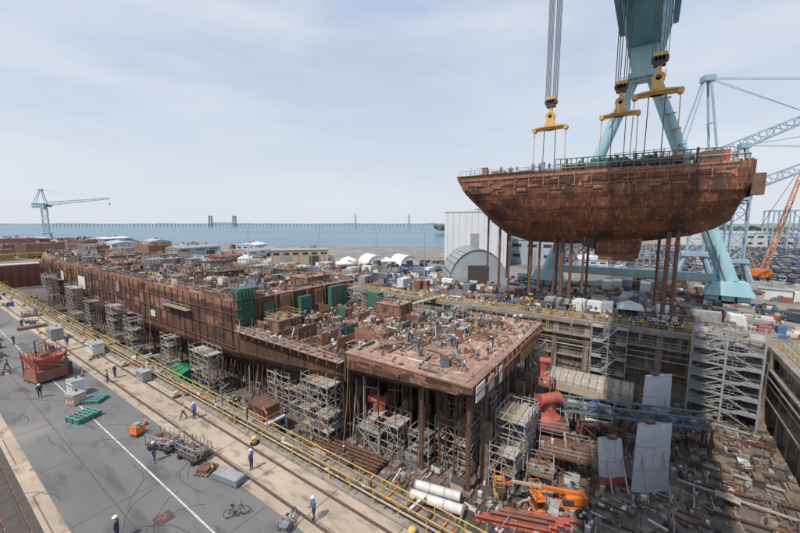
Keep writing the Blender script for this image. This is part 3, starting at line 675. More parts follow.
for mt in (WOOD,GREYP):
    m=M()
    for y in (-.4,.4): m.cyl((0,y-.04,.75),(0,y+.04,.75),.75,mt,n=18)
    m.cyl((0,-.38,.75),(0,.38,.75),.45,BLACK,n=14); lib('cable_reel',m)
for mt in (WHITE,SLATE):
    m=M(); m.cyl((-.5,0,.6),(.5,0,.6),.5,mt,n=14,cap=False); m.cyl((-.45,0,.6),(.45,0,.6),.42,DKST,n=14); m.box((0,0,0),(.9,.8,.16),DKST); m.beam((-.3,0,.1),(-.3,0,.3),.1,DKST); m.path([(.5,0,.6),(1.2,.1,.45),(1.9,.5,.3),(2.5,1.2,.28)],.22,GALV,n=8); lib('ventilation_blower',m)
for mt in (GREYP,SLATE,RUSTP,RUSTP):
    m=M(); m.box((0,0,.12),(2.4,1.4,.06),mt)
    for x in (-1,1): m.box((x,0,0),(.15,1.4,.12),mt)
    m.rail([(-1.2,-.7,.1),(1.2,-.7,.1),(1.2,.7,.1),(-1.2,.7,.1),(-1.2,-.7,.1)],mt,step=.6,r=.03,h=1.0)
    for i in range(7): m.cyl((-1.0,U(-.5,.5),.25+i*.09),(1.0,U(-.5,.5),.25+i*.09),.06,random.choice([GALV,RUSTP,WHITE,WOOD]),n=6)
    lib('material_basket',m)
m=M()
for i in range(7): m.box((U(-.1,.1),U(-.1,.1),.15+i*.07),(3.2,1.6,.05),random.choice([RUSTP,DECK,BULK,LGREY]),rz=U(-.06,.06))
for x in (-1,1): m.box((x,0,0),(.15,1.6,.14),WOOD)
lib('steel_plate_stack',m)
m=M()
for j in range(3):
    for i in range(6-j): m.cyl((-2.2+U(-.1,.1),-.6+i*.24+j*.12,.15+j*.2),(2.2+U(-.1,.1),-.6+i*.24+j*.12,.15+j*.2),.11,random.choice([GALV,RUSTP,GREYP,RUSTP]),n=7)
lib('pipe_bundle',m)
for mt,m2 in ((WHITE,GREYP),(TAN,DKST),(SLATE,DKST),(REDB,GREYP),(GREYP,DKST)):
    m=M(); m.box((0,0,.12),(2.2,1.3,1.3),mt); m.box((0,0,1.42),(2.3,1.4,.08),m2); m.box((-.5,-.67,.2),(.7,.05,1.1),m2); m.box((.6,-.67,.6),(.6,.05,.5),DKST)
    for x in (-.8,.8): m.box((x,0,0),(.2,1.3,.12),DKST)
    for i in range(6): m.box((-1.13,-.5+i*.2,.3),(.06,.05,.9),mt)
    lib('tool_cabinet',m)
m=M()
for i in range(4): m.box((0,-.45+i*.3,.1),(1.2,.12,.03),WOOD)
for x in (-.5,0,.5): m.box((x,0,0),(.1,1.1,.1),WOOD)
for i in range(3): m.box((U(-.2,.2),U(-.2,.2),.13+i*.25),(.8,.6,.24),random.choice([TAN,WHITE,GREYP]),rz=U(0,.4))
lib('loaded_pallet',m)
m=M()
for b in (-.7,.7):
    m.beam((-1.1,b,0),(-.9,b,1.2),.08,RUSTP); m.beam((1.1,b,0),(.9,b,1.2),.08,RUSTP)
m.box((0,0,1.2),(2.6,1.5,.07),PLANK); m.box((.2,.1,1.27),(.8,.5,.4),GREYP); m.beam((-1,-.7,.4),(1,-.7,.4),.06,RUSTP); m.beam((-1,.7,.4),(1,.7,.4),.06,RUSTP)
lib('work_table',m)
m=M()
for i in range(9): m.beam((U(-1.6,1.6),U(-1,1),.06),(U(-1.6,1.6),U(-1,1),.12+i*.05),.1,random.choice([RUSTP,WOOD,GALV,REDB]))
for i in range(5): m.box((U(-1.4,1.4),U(-.9,.9),0),(U(.2,.7),U(.2,.6),U(.1,.5)),random.choice([RUSTP,GREYP,WHITE,DKST,WOOD]),rz=U(0,2))
lib('scrap_pile',m); LIB.append(LIB[-1])
m=M()
for x in (-.9,.9):
    m.beam((x,-.6,0),(x,0,1.6),.09,YEL); m.beam((x,.6,0),(x,0,1.6),.09,YEL)
m.beam((-1.1,0,1.6),(1.1,0,1.6),.12,YEL); m.cyl((-.6,0,.5),(.6,0,.5),.35,GREYP,n=12); m.beam((0,0,1.5),(0,0,.8),.05,ROPE); lib('lifting_frame',m)
def scatter(n,x0,x1,y0,y1,z,keep=lambda x,y:True,sc=(.6,1.0),names=None):
    L=[q for q in LIB if (names is None or q[0] in names)]
    for i in range(n):
        x=U(x0,x1);y=U(y0,y1)
        if not keep(x,y): continue
        nm,me=random.choice(L); k=U(*sc); place(me,nm,(x,y,z),random.choice([0,1.57,U(0,6.28)]),sc=(k,k,k))
scatter(14,38,64,17,31,2.4,sc=(.5,.75))
scatter(36,48,62,22,32,2.4,sc=(.5,.85))
scatter(34,36,64.5,34.5,59,.9,sc=(.6,.9))
scatter(150,36,64.5,62,195,FD,sc=(.7,1.2))
scatter(20,42,58,195,230,6.1,sc=(1,1.4))
scatter(60,29.5,33.0,22,200,ZF)
scatter(34,35,48,3,13,ZF,sc=(.5,.85))
scatter(26,48,78.5,-16,12,ZF,sc=(.6,.9),names=['steel_plate_stack','pipe_bundle','scrap_pile','material_basket','loaded_pallet','work_table'])
scatter(60,67,78.5,14,200,ZF,sc=(.8,1.3))
scatter(40,36,50,15,32,ZF,sc=(.7,1.1))
scatter(50,82.8,87,-17,160,0.01,sc=(.8,1.2))
scatter(230,88,128,-15,250,0.01,sc=(.9,1.7))
scatter(26,14,17,50,220,.01)
scatter(40,4.6,9,66,240,.01)
m=M()
m.bits(800,48,78.5,-17,11,ZF,FLOORP,.1,.55,post=.05,ph=1.2)
m.bits(900,31,50,-8,34,ZF,FLOORP+[REDB,WHITE],.1,.6,post=.08,ph=2)
m.bits(700,28.5,34,30,220,ZF,FLOORP,.15,.8,post=.12)
m.bits(500,66,79,14,200,ZF,FLOORP,.2,1.2,post=.12)
m.obj('loose_timber_and_bars')
m=M()
for j in range(7):
    x=52+j*3.6
    for i in range(22):
        y=-16.5+i*.95
        if R()<.6: m.beam((x+U(-.1,.1),y,ZF+.2),(x+U(1.8,3),y+U(-.1,.1),ZF+.2),.24,random.choice([WOOD,DKST,DKST,RUSTP]))
for i in range(10): m.beam((50+i*2.6,-16.8,ZF+.45),(50+i*2.6+U(-2,2),U(-8,-3),ZF+.45),.22,random.choice([RUSTP,DKST,GALV]))
m.obj('timber_cribbing')
m=M(); m.bits(1500,82.7,87.5,-17,200,.01,MUTED+[YEL,REDB,WHITE],.15,.8,post=.12); m.bits(2800,88,130,-24,250,.01,MUTED+[WHITE,WHITE,BLUE,REDB,TAN],.3,1.6,post=.1); m.bits(500,60,160,270,600,.01,MUTED+[WHITE,BLUE],1,4,post=.1); m.bits(400,128,160,-48,10,.01,MUTED+[WHITE,BLUE,ORNG],.4,2,post=.1); m.obj('yard_materials')
m=M()
def hose(x,y,z,L,mt,r=.04,a=None):
    a=U(0,6.28) if a is None else a; p=[(x,y,z+r)]
    for i in range(int(L)):
        a+=U(-.5,.5); x+=math.cos(a);y+=math.sin(a); p.append((x,y,z+r))
    m.path(p,r,mt,n=4)
for i in range(40): hose(U(38,60),U(18,28),2.4,U(4,8),random.choice([BLACK,BLACK,REDB,YEL,GREEN]),a=U(-.5,1))
for i in range(40): hose(U(38,60),U(64,170),FD,U(4,9),random.choice([BLACK,RED,YEL,WHITE,BLACK]),a=1.5)
for i in range(24): hose(U(33,70),U(-12,10),ZF,U(4,10),random.choice([BLACK,BLACK,YEL,GREYP]))
m.obj('air_hoses')
m=M()
m.rail([(34.7,15,2.4),(34.7,33,2.4)],GALV,step=2,r=.022); m.rail([(34.9,14.8,2.4),(65.2,14.8,2.4),(65.2,33,2.4)],GALV,step=2,r=.022); m.rail([(65.1,34,.9),(65.1,59,.9)],YEL,step=2); m.rail([(34.9,62,FD+.4),(34.9,195,FD+.4)],GALV,step=2.3,r=.025); m.rail([(65.1,62,FD+.4),(65.1,195,FD+.4)],YEL,step=2.3,r=.03)
m.obj('deck_edge_railing')
m=M()
for y in (45,95,150):
    a=Vector((82,y,.6)); b=Vector((64,y,FD if y>60 else 1.2))
    m.beam(a,b,1.4,GALV,.3); 
    for o in (-.7,.7): m.rail([a+Vector((0,o,.1)),b+Vector((0,o,.1))],YEL,step=2)
m.obj('gangway')
m=M()
m.lattice((18,266,3),(82,266,3),3,YEL,seg=20,r=.2,br=.12)
for x in (18,82): 
    for yy in (264.5,267.5): m.beam((x,yy,0),(x,yy,4),.5,YEL)
m.obj('footbridge')
def hullblock(x,y,a,b,h,mt,rz):
    m=M()
    for z in (1,h*.5,h): m.box((0,0,z),(a,b,.2),mt)
    k=int(b/3)
    for i in range(k+1): m.box((0,-b/2+b*i/k,1.2),(a*.98,.15,h-1.2),mt if i%2 else BULK)
    for i in range(int(a/3)+1): m.box((-a/2+3*i,0,1.2),(.15,b*.98,h-1.2),mt)
    for i in range(4): m.box((-a/2+1+i*(a-2)/3,0,0),(.6,b*.8,1),WOOD)
    m.bits(50,-a/2,a/2,-b/2,b/2,h+.2,DECKP,.3,1.4,post=.4)
    m.obj('hull_block',(x,y,0),rz)
for a in ((30,290,14,20,6,BULK,.1),(52,300,18,14,8,RUSTP,.2),(74,290,12,18,6,HULLT,0),(40,330,20,16,7,BULK,.1),(66,340,16,20,5,REDB,.2),(100,270,14,18,6,BULK,.1),(110,255,10,14,4,HULLT,.4),(50,380,26,20,9,BULK,.1),(90,390,20,20,6,REDB,.1)): hullblock(*a)

# ------------------------------------------------------------ lifted hull block
blk=bpy.data.objects.new('lifted_hull_section',None); COL.objects.link(blk)
s=M(); secs=[(39,31.3,30.6,30.2,29.6,29.4),(37.6,31.2,28.3,26.8,26,25.8),(35.5,31.15,27.4,24.2,22.6,22),(33,31.1,27,22,20.2,19.6),(29,31,26.6,19.6,17.3,16.9),(24,31,26.4,18.2,15.8,15.4),(15,30.8,26.3,17.8,15.5,15.2),(4,30.5,26.2,18.0,16.0,15.7),(-2,30.3,26,18.5,16.9,16.6),(-7,30.2,25.8,19.4,17.8,17.5),(-10,30.1,25.6,20.6,19.0,18.8),(-12,30.1,25.6,21.8,20.4,20.2),(-12.9,30,26.5,24.5,23.8,23.6)]
rings=[]
for (Y,zd,z1,z2,z3,z4) in secs:
    h=[(14,zd),(14,zd-1.1 if zd-1.1>z1 else (zd+z1)/2),(13.9,z1),(13.1,z1*.7+z2*.3-.2),(11.6,z1*.35+z2*.65-.4),(9.2,z2),(5,z3),(0,z4)]
    rings.append([(94-a,Y,z) for a,z in h]+[(94+a,Y,z) for a,z in reversed(h[:-1])])
n=len(rings[0])
for A_,B_ in zip(rings[:-1],rings[1:]):
    for i in range(n-1): s.add([A_[i],A_[i+1],B_[i+1],B_[i]],[(0,1,2,3)],HULLT if i in(0,n-2) else BLK)
    s.add([A_[n-1],A_[0],B_[0],B_[n-1]],[(0,1,2,3)],DECK)
s.add(rings[0],[tuple(range(n))],BLK); s.add(rings[-1],[tuple(range(n))],BLK)
s.obj('hull_shell',parent=blk)
s=M()
for y in range(-11,38,3): s.box((79.95,y,27.6),(.14,.18,3.0),HULLT)
s.box((79.93,13,29.8),(.18,49,.16),HULLT); s.box((79.9,13,31.0),(.5,51,.14),RUSTP); s.box((79.96,13,28.3),(.12,46,.1),HULLB)
for i in range(70):
    y=U(-11.5,35);z=U(26.8,29.2); s.box((79.97,y,z),(.06+.0012*i,U(.4,3),U(.2,.9)),random.choice([HULLT,BLK,HULLB,BULK,BLK,HULLT if i%2 else RUSTP]))
for y in (-11.5,-12.2,-12.8): s.box((80.6,y,26.5),(1.6,.2,3.9),RUSTP)
s.box((94,-13.3,24.5),(26,.3,5.8),RUSTP); s.box((81,-13.8,24.6),(1.6,1.6,3.4),RUSTP); s.box((84,-13.9,27),(4,1.2,1.2),RUSTP)
s.prism([(9.5,17),(9.5,13.4),(8,12.6),(1.5,12.8),(1.0,17.2)],87.6,88.6,BLK); s.prism([(12,17),(11,14.2),(3,14),(2,17)],99,100,BLK)
s.box((88.1,5.4,12.2),(2.2,6.6,1.5),RUSTP); s.prism([(13,16.8),(11.5,15),(9.6,14.6),(9.6,17)],86.8,89.2,DKST)
s.obj('skegs_and_frames',parent=blk)
s=M()
for x,y,zb,r,zt in ((86,33,9,.25,20),(86,30,4.4,.3,17),(86,27.6,3.6,.24,18),(88,23,3.4,.38,17),(88,21,4.2,.25,17),(87,17.5,3.6,.25,17),(87,15.8,4.0,.42,17),(87,14,3.6,.32,17),(86,-3.2,2.4,.4,18.6),(86,-4.6,2.4,.36,19),(98,26,1.8,.3,17),(98,19,1.8,.3,17),(98,12,3,.3,17),(98,-2,1.8,.3,18),(86,11.3,5,.22,17),(92,30,6,.25,19)):
    s.cyl((x,y,zb),(x,y,zt+2.0),r,RUSTP,n=10); s.cyl((x,y,zb-.2),(x,y,zb+.1),r*1.7,RUSTP,n=10); s.cyl((x,y,zt-3),(x,y,zt-2.6),r*1.3,HULLT,n=10)
s.obj('support_columns',parent=blk)
s=M()
s.rail([(80.2,-12.5,30.1),(80.2,38.5,31.1)],GALV,step=2,r=.05,h=1.2); s.rail([(107.8,-12.5,30.1),(107.8,38,31.1)],GALV,step=2,r=.05)
s.rail([(81,17,31),(81,-9,30.4)],GREEN,step=1.0,r=.08,h=2.2); s.box((82.2,6,30.6),(.1,20,1.5),GREEN)
for y in range(-6,17,3): s.box((81.8,y,30.5),(.5,.4,2.6),GREEN)
s.box((84,30,31),(2,3,1.2),RUSTP); s.box((84,33.5,31.1),(1.5,1.2,2.2),RUSTP,tx=.6); s.box((85,24,31),(2,3,1.0),REDB); s.box((83,-8,30.2),(2.4,3,2.2),REDB); s.box((84,-4,30.3),(2,2,2.4),WHITE); s.box((86,9,30.6),(3,4,2.6),GREEN); s.box((90,-9,30.2),(5,4,3),RED)
s.cyl((83,20,31),(83,20,33.2),.5,GREYP,n=10); s.cyl((83,27,31),(83,27,32.6),.4,RUSTP,n=10)
s.bits(260,80.8,90,-12,37,30.9,[RUSTP,BULK,DKST,GREYP,GREEN,WHITE,REDB,GALV,WOOD],.2,.9,post=.45)
s.scaf(92,2,30.5,8,10,3,r=.06)
s.obj('deck_fittings',parent=blk)

# ------------------------------------------------------------ gantry crane
cr=bpy.data.objects.new('gantry_crane',None); COL.objects.link(cr)
CYc=4.2
s=M()
s.prism([(CYc-5.4,75),(CYc-3.4,65.5),(CYc+3.4,65.5),(CYc+5.4,75),(CYc+5.4,79),(CYc-5.4,79)],-38,131,CYAND,axis='x')
for x in range(-30,131,8): s.prism([(CYc-5.6,75),(CYc-3.6,65.3),(CYc-3.2,65.3),(CYc-5.2,75)],x,x+.3,CYAN); s.prism([(CYc+5.6,75),(CYc+3.6,65.3),(CYc+3.2,65.3),(CYc+5.2,75)],x,x+.3,CYAN)
s.rail([(-38,CYc-6.2,75),(131,CYc-6.2,75)],CYAND,step=4,r=.08); s.box((46,CYc-6.2,74.9),(168,1.4,.12),CYAND)
s.rail([(-38,CYc+6.2,75),(131,CYc+6.2,75)],CYAND,step=4,r=.08); s.box((46,CYc+6.2,74.9),(168,1.4,.12),CYAND)
s.obj('main_girder',parent=cr)
s=M()
s.box((120,CYc,59.5),(6,5.2,6.2),CYAN,tx=1.3,ty=1.25); s.box((120,CYc,58.3),(6.6,6.4,1.2),CYAN)
for sg in (-1,1):
    a=(120,CYc+sg*1.8,59.5);b=(120,CYc+sg*21.5,5.5)
    s.cyl(b,a,1.9,CYAN,r2=1.45,n=24)
    for q in (.25,.5,.75):
        p=Vector(b)+(Vector(a)-Vector(b))*q; d=(Vector(a)-Vector(b)).normalized(); s.cyl(p-d*.06,p+d*.06,1.9-.45*q+.05,CYAN,n=24)
    s.box((120,CYc+sg*21.5,2.2),(6,9.5,3.4),CYAN,tx=.8,ty=.7)
    for k in (-3,0,3):
        s.box((120,CYc+sg*21.5+k,.7),(3.2,2.4,1.5),CYAN,tx=.8); 
        for q in (-.7,.7): s.cyl((119.6,CYc+sg*21.5+k+q,.55),(120.4,CYc+sg*21.5+k+q,.55),.5,DKST,n=12)
s.cyl((120,CYc-12.5,30),(120,CYc+12.5,30),.9,CYAN,n=12)
s.box((120,CYc,5),(2.6,38,2.2),CYAN)
s.box((118.4,CYc,5.2),(.3,38,.3),YEL); s.rail([(118.8,CYc-18,7.2),(118.8,CYc+18,7.2)],GALV,step=2)
s.path([(118,CYc-20.6,6),(118,CYc-3,56)],.14,GREYP)
for q in range(30): t=q/30; s.beam((117.6,CYc-20.6+17.6*t,6+50*t),(118.4,CYc-20.6+17.6*t,6+50*t),.12,GREYP)
s.box((117.6,CYc,57.4),(.4,10,.3),GALV); s.rail([(116.8,CYc-5,57.6),(116.8,CYc+5,57.6)],GALV,step=1.5,r=.05)
s.box((118,CYc+3.8,50),(2,3,2.6),CYAN); s.beam((117.5,CYc+7,48),(117.5,CYc+2,58),.3,GALV)
for z in (40,44,48,52): s.box((117.8,CYc-3-(59-z)*.33,z),(1,2.4,.15),GALV)
s.obj('portal_leg',parent=cr,smooth=False)
s=M()
for sg in (-1,1):
    s.cyl((-32,CYc+sg*17,2),(-32,CYc+sg*2,65.5),1.8,CYAN,n=16); s.box((-32,CYc+sg*17,.1),(5,8,2.6),CYAN,ty=.8)
s.box((-32,CYc,3),(2,34,2),CYAN)
s.obj('sheer_leg',parent=cr)
for X,y,zh in ((88,20,42.0),(92,6.9,43.7),(80,.5,43.4)):
    s=M()
    s.ball((0,0,-.5),(1.7,3.7,.42),HOOKY,n=24,k=5); s.cyl((0,0,-1.0),(0,0,-.45),1.0,HOOKY,r2=1.5,n=20); s.box((0,0,-1.0),(1.0,7.0,.7),HOOKY)
    s.cyl((-.7,-3.3,-.8),(.7,-3.3,-.8),.5,HOOKY,n=14); s.cyl((-.7,3.3,-.8),(.7,3.3,-.8),.5,HOOKY,n=14)
    s.box((0,0,.0),(1.1,2.2,1.8),HOOKY,ty=.45); s.cyl((-.5,0,1.9),(.5,0,1.9),1.0,HOOKY,n=16); s.cyl((-.55,0,1.9),(.55,0,1.9),.45,DKST,n=12)
    s.box((0,0,2.6),(.7,.7,1.4),HOOKY); s.box((0,0,3.9),(1.2,1.8,.8),DKST); s.box((0,0,4.6),(1.2,2.5,1.5),HOOKY,ty=.75)
    for k in (-.8,-.27,.27,.8): s.cyl((-.7,k,5.0),(.7,k,5.0),.5,DKST,n=12)
    for k in (-1.15,-.75,-.35,.35,.75,1.15):
        for x in (-.4,.4): s.beam((x,k,5.6),(x*1.2,k*1.05,72.8-zh),.10,ROPE)
    for yy in (-3.3,-1.2,1.2,3.3):
        s.cyl((0,yy,-.9),(0,yy*1.05,31-zh),.09,HOOKY if abs(yy)>2 else ROPE,n=6); s.cyl((0,yy*1.05,31-zh),(0,yy*1.05,31.9-zh),.28,REDB,n=6)
    s.obj('lifting_hook_block',(X,y,zh))
s=M()
for y0,y1 in ((9.8,24),(-3,-1.4)): s.box((86,(y0+y1)/2,72.8),(14,y1-y0,1.8),CYAND); s.box((86,(y0+y1)/2,74.6),(10,(y1-y0)*.7,3),GREYP)
s.obj('hoist_trolley',parent=cr)

# ------------------------------------------------------------ harbour cranes
def harbour(name,x,y,mt,baseh,mast,jl,jang,az,sc=1,cab=WHITE,hook=.35):
    m=M(); ca=Vector((math.cos(az),math.sin(az),0)); pe=Vector((-ca.y,ca.x,0)); up=Vector((0,0,1))
    W=4.5*sc
    for a in (-1,1):
        for b in (-1,1): m.beam((a*W,b*W,0),(a*W*.45,b*W*.45,8*sc),.7*sc,mt); m.box((a*W,b*W,0),(1.2*sc,1.6*sc,1.2*sc),mt)
    m.box((0,0,8*sc),(W*1.3,W*1.3,1*sc),mt)
    m.lattice((0,0,9*sc),(0,0,baseh),3.4*sc,mt,seg=max(4,int((baseh-9*sc)/(3.2*sc))),r=.2*sc,br=.11*sc)
    m.cyl((0,0,baseh),(0,0,baseh+1.2*sc),2.3*sc,mt,n=14)
    hb=Vector((0,0,baseh+1.2*sc)); c=hb-ca*3*sc
    m.box((c.x,c.y,c.z),(8*sc,4.4*sc,3.4*sc),cab,rz=az); m.box((c.x,c.y,c.z+3.4*sc),(8.3*sc,4.7*sc,.3*sc),GREYP,rz=az); q=hb+ca*2.6*sc+pe*2.4*sc; m.box((q.x,q.y,q.z+1),(2.4*sc,2*sc,2.2*sc),GLASS,rz=az)
    for k in (-1,1):
        m.beam(hb+ca*2*sc+pe*k*1.8*sc+up*3*sc,hb+up*mast-ca*.5*sc+pe*k*.7*sc,.5*sc,mt); m.beam(hb-ca*6*sc+pe*k*1.8*sc+up*3.5*sc,hb+up*mast-ca*1.5*sc+pe*k*.7*sc,.4*sc,mt)
    m.beam(hb+up*(mast*.5)+ca*.5*sc-pe*1.2*sc,hb+up*(mast*.5)+ca*.5*sc+pe*1.2*sc,.25*sc,mt)
    m.box((-.8*sc*ca.x,-.8*sc*ca.y,hb.z+mast-.8*sc),(2.6*sc,2.4*sc,1.4*sc),mt,rz=az)
    a=hb+ca*3.2*sc+up*3.5*sc; e=a+(ca*math.cos(jang)+up*math.sin(jang))*jl
    m.lattice(a,e,2.6*sc,mt,w2=1.0*sc,seg=int(jl/(2.8*sc)),r=.15*sc,br=.08*sc)
    tp=hb+up*mast-ca*.8*sc
    for k in (-.5,.5): m.beam(tp+pe*k,e+pe*k,.12*sc,mt); m.beam(tp+pe*k,a+(e-a)*.55,.10*sc,mt)
    m.beam(e,e-up*jl*hook,.12*sc,ROPE); m.box((e.x,e.y,e.z-jl*hook-1.5),(1*sc,1*sc,1.6*sc),HOOKY)
    m.obj(name,(x,y,0))
harbour('luffing_crane',150,-12.6,GRBL,36,27,46,math.radians(24),math.radians(-68),sc=1.2)
harbour('luffing_crane',150,-22.5,GRBL,27,15,42,math.radians(24),math.radians(-75),sc=1.0)
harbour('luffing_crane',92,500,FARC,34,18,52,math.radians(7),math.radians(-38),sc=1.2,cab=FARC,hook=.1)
m=M(); m.lattice((0,0,3),(3,-8,42),1.5,FORNG,w2=.8,seg=18,r=.10,br=.06); m.box((0,1,1.2),(4,6,2.6),ORNG)
for x in (-2,2): m.prism([(-3.5,0),(3.5,0),(4,.6),(3.5,1.2),(-3.5,1.2),(-4,.6)],x-.4,x+.4,BLACK)
m.beam((0,2,3.5),(-1,5,12),.3,FORNG); m.beam((-1,5,12),(3,-8,42),.12,ROPE); m.beam((3,-8,42),(3,-8,20),.12,ROPE); m.beam((3,-8,42),(4,-16,40),.2,FORNG)
m.obj('crawler_crane',(176,-34,0))
m=M(); m.lattice((0,0,0),(0,0,27),2.2,GRBL,seg=9,r=.14,br=.09); m.lattice((0,1,27),(0,-6,27),2,GRBL,seg=4,r=.14,br=.09); m.box((0,-2,12),(4,4,.3),GALV); m.obj('access_tower',(150,-18.4,0))

# ------------------------------------------------------------ buildings
def shed(name,x,y,w,d,h,mt,rf,rz=0,ridge=1.5,doors=2,wins=0):
    m=M(); m.box((0,0,0),(w,d,h),mt)
    m.prism([(-d/2-.3,h),(d/2+.3,h),(0,h+ridge)],-w/2-.3,w/2+.3,rf)
    for i in range(doors):
        q=-w/2+w*(i+.5)/doors; m.box((q,-d/2-.05,0),(min(5,w/doors*.5),.16,h*.62),DKST if i%2 else GREYP)
    for i in range(wins):
        a=-w/2+w*(i+.5)/wins; m.box((a,-d/2-.04,h*.72),(w/wins*.6,.14,h*.12),GLASS)
        b=-d/2+d*(i+.5)/wins; m.box((-w/2-.04,b,h*.72),(.14,d/wins*.6,h*.12),GLASS); m.box((-w/2-.04,b,h*.3),(.14,d/wins*.5,h*.12),GLASS)
    m.box((-w/2-.05,0,0),(.16,4,h*.6),GREYP)
    for i in range(int(w/6)+1): m.box((-w/2+i*6,-d/2-.08,0),(.25,.2,h),mt)
    for i in range(3): m.box((U(-w*.4,w*.4),U(-1,1),h+ridge*.5),(U(1,2.4),U(1,2.4),U(.8,1.5)+ridge*.4),GREYP)
    m.obj(name,(x,y,0),rz)
def quonset(name,x,y,w,L,h,mt,rz,endm):
    m=M(); N=14; P=[(w/2*math.cos(math.pi*i/N),h*math.sin(math.pi*i/N)) for i in range(N+1)]
    for i in range(N): m.add([(-L/2,*P[i]),(-L/2,*P[i+1]),(L/2,*P[i+1]),(L/2,*P[i])],[(0,1,2,3)],mt)
    for k in range(int(L/2.5)+1):
        q=-L/2+k*2.5; Q=[(a*1.008,b*1.008) for a,b in P]
        for i in range(N): m.beam((q,*Q[i]),(q,*Q[i+1]),.12,mt)
    m.prism(P,-L/2+.25,-L/2+.4,endm); m.prism(P,L/2-.4,L/2-.25,endm)
    m.box((-L/2,0,0),(.3,w*.35,h*.55),DKST); m.box((L/2,0,0),(.3,w*.35,h*.55),DKST)
    m.obj(name,(x,y,0),rz)
quonset('quonset_hut',118,51,19,20,11.5,CORR,math.radians(35),CLADG)
quonset('fabric_shelter',134,110,10,14,5,TENT,math.radians(60),TENT); quonset('fabric_shelter',142,97,9,13,5,TENT,math.radians(60),TENT)
quonset('fabric_shelter',130,140,8,11,4,TENT,1.2,TENT); quonset('fabric_shelter',108,150,7,9,4,TENT,.3,TENT)
shed('assembly_hall',172,70,26,30,25.5,CLADW,CLADW,rz=math.radians(10),ridge=.6,doors=1,wins=0)
shed('warehouse',190,46,24,22,12,CLADG,CLADG,rz=math.radians(0),ridge=2,doors=2,wins=3)
shed('office_building',116,141,26,16,7.5,TAN,GREYP,rz=math.radians(-40),ridge=.5,doors=2,wins=6)
shed('storage_shed',96,175,16,9,4,RED,REDB,rz=.3,ridge=1.2,wins=2); shed('storage_shed',120,185,22,11,5,CLADW,GREYP,rz=.2,wins=3); shed('storage_shed',105,225,26,12,6,CLADG,GREYP,rz=.1,wins=3)
shed('storage_shed',140,220,20,12,6,CLADW,CLADW,rz=.6,wins=3); shed('storage_shed',98,320,40,16,6,CLADW,CLADG,rz=1.4,wins=4); shed('storage_shed',125,330,30,14,6,TAN,CLADG,rz=1.4,wins=4); shed('storage_shed',50,440,60,18,7,REDB,CLADG,rz=.2,wins=4); shed('storage_shed',26,400,30,16,7,TAN,CLADG,rz=.1,wins=4); shed('storage_shed',120,420,30,16,6,CLADG,CLADW,rz=.5,wins=4)
shed('storage_shed',175,20,20,10,5,CLADW,CLADW,rz=.2,wins=3); shed('storage_shed',150,5,14,8,4,CLADG,CLADG,rz=.1,wins=2); shed('warehouse',430,-60,70,40,12,CLADW,CLADG,rz=.6,wins=5); shed('warehouse',520,60,90,40,10,CLADG,CLADG,rz=.8,wins=5); shed('warehouse',420,90,60,30,11,CLADW,CLADW,rz=.9,wins=5)
shed('site_office',133,-27,9,5,3,CLADW,GREYP,rz=1.4,ridge=.4,wins=3); shed('site_office',127,-22,7,4,3,TAN,REDB,rz=.2,ridge=.4,wins=2)
m=M()
for i in range(9):
    for j in range(3):
        m.beam((j*10,i*9,0),(j*10,i*9,30),.8,GRBL)
    for z in (10,20,30): m.beam((0,i*9,z),(20,i*9,z),.6,GRBL)
for j in range(3):
    for z in (10,20,30): m.beam((j*10,0,z),(j*10,72,z),.6,GRBL)
for i in range(8): m.beam((0,i*9,20),(0,i*9+9,30),.4,GRBL)
m.obj('steel_frame_building',(400,-150,0),rz=.1)
m=M(); 
for x,y in ((1150,760),(1000,900),(1400,500)): m.lattice((x,y,0),(x,y,56),7,BRIDGE,w2=1.2,seg=7,r=.4,br=.25); m.beam((x-9,y+9,44),(x+9,y-9,44),.6,BRIDGE)
m.obj('power_pylons')

def container(mt):
    m=M(); m.box((0,0,.15),(6.06,2.44,2.5),mt)
    for i in range(19):
        for sg in (-1,1): m.box((-2.8+i*.31,sg*1.235,.3),(.15,.05,2.2),mt)
    for x in (-3,3):
        for y in (-1.2,1.2): m.box((x,y,0),(.2,.2,2.72),mt)
    for y in (-.6,0,.6): m.beam((3.06,y,.3),(3.06,y,2.5),.05,GREYP)
    return m.mesh('shipping_container')
CT=[container(q) for q in (WHITE,WHITE,BLUE,REDB,TAN,SLATE,GREYP,WHITE,TENT)]
def tent():
    m=M(); 
    for x in (-3,3):
        for y in (-3,3): m.beam((x,y,0),(x,y,2.4),.12,GALV)
    m.add([(-3.1,-3.1,2.4),(3.1,-3.1,2.4),(3.1,3.1,2.4),(-3.1,3.1,2.4),(0,0,4)],[(0,1,4),(1,2,4),(2,3,4),(3,0,4)],TENT)
    for a in ((-3.1,0,.05,6.2),(3.1,0,.05,6.2)): m.box((a[0],0,1.9),(.05,6.2,.5),TENT)
    for a in (-3.1,3.1): m.box((0,a,1.9),(6.2,.05,.5),TENT)
    m.box((0,2.9,0),(5.8,.05,2.2),TENT)
    return m.mesh('marquee_tent')
TT=tent()
for i,(x,y,t) in enumerate(((90,17,1),(90.5,12.6,1),(91,9.6,1),(91.5,6.6,1),(92,2.4,0),(93,-3.6,1),(93.5,-10.5,1),(94,-15,1))): 
    if not t: place(TT,'marquee_tent',(x,y,.006),.1,sc=(.8,.8,.8))
    else: place(CT[0 if i%3 else 6],'shipping_container',(x,y,.006),.05 if i%2 else 1.5,sc=(.8,.9,.9))
for i in range(80):
    x=U(88,132);y=U(26,255)
    if abs(x-118)<13 and abs(y-50)<15: continue
    if 104<x<130 and 125<y<155: continue
    place(random.choice(CT),'shipping_container',(x,y,.01),random.choice([0,1.57,.2,1.4]),sc=(U(.6,1),U(.7,1),U(.7,1)))
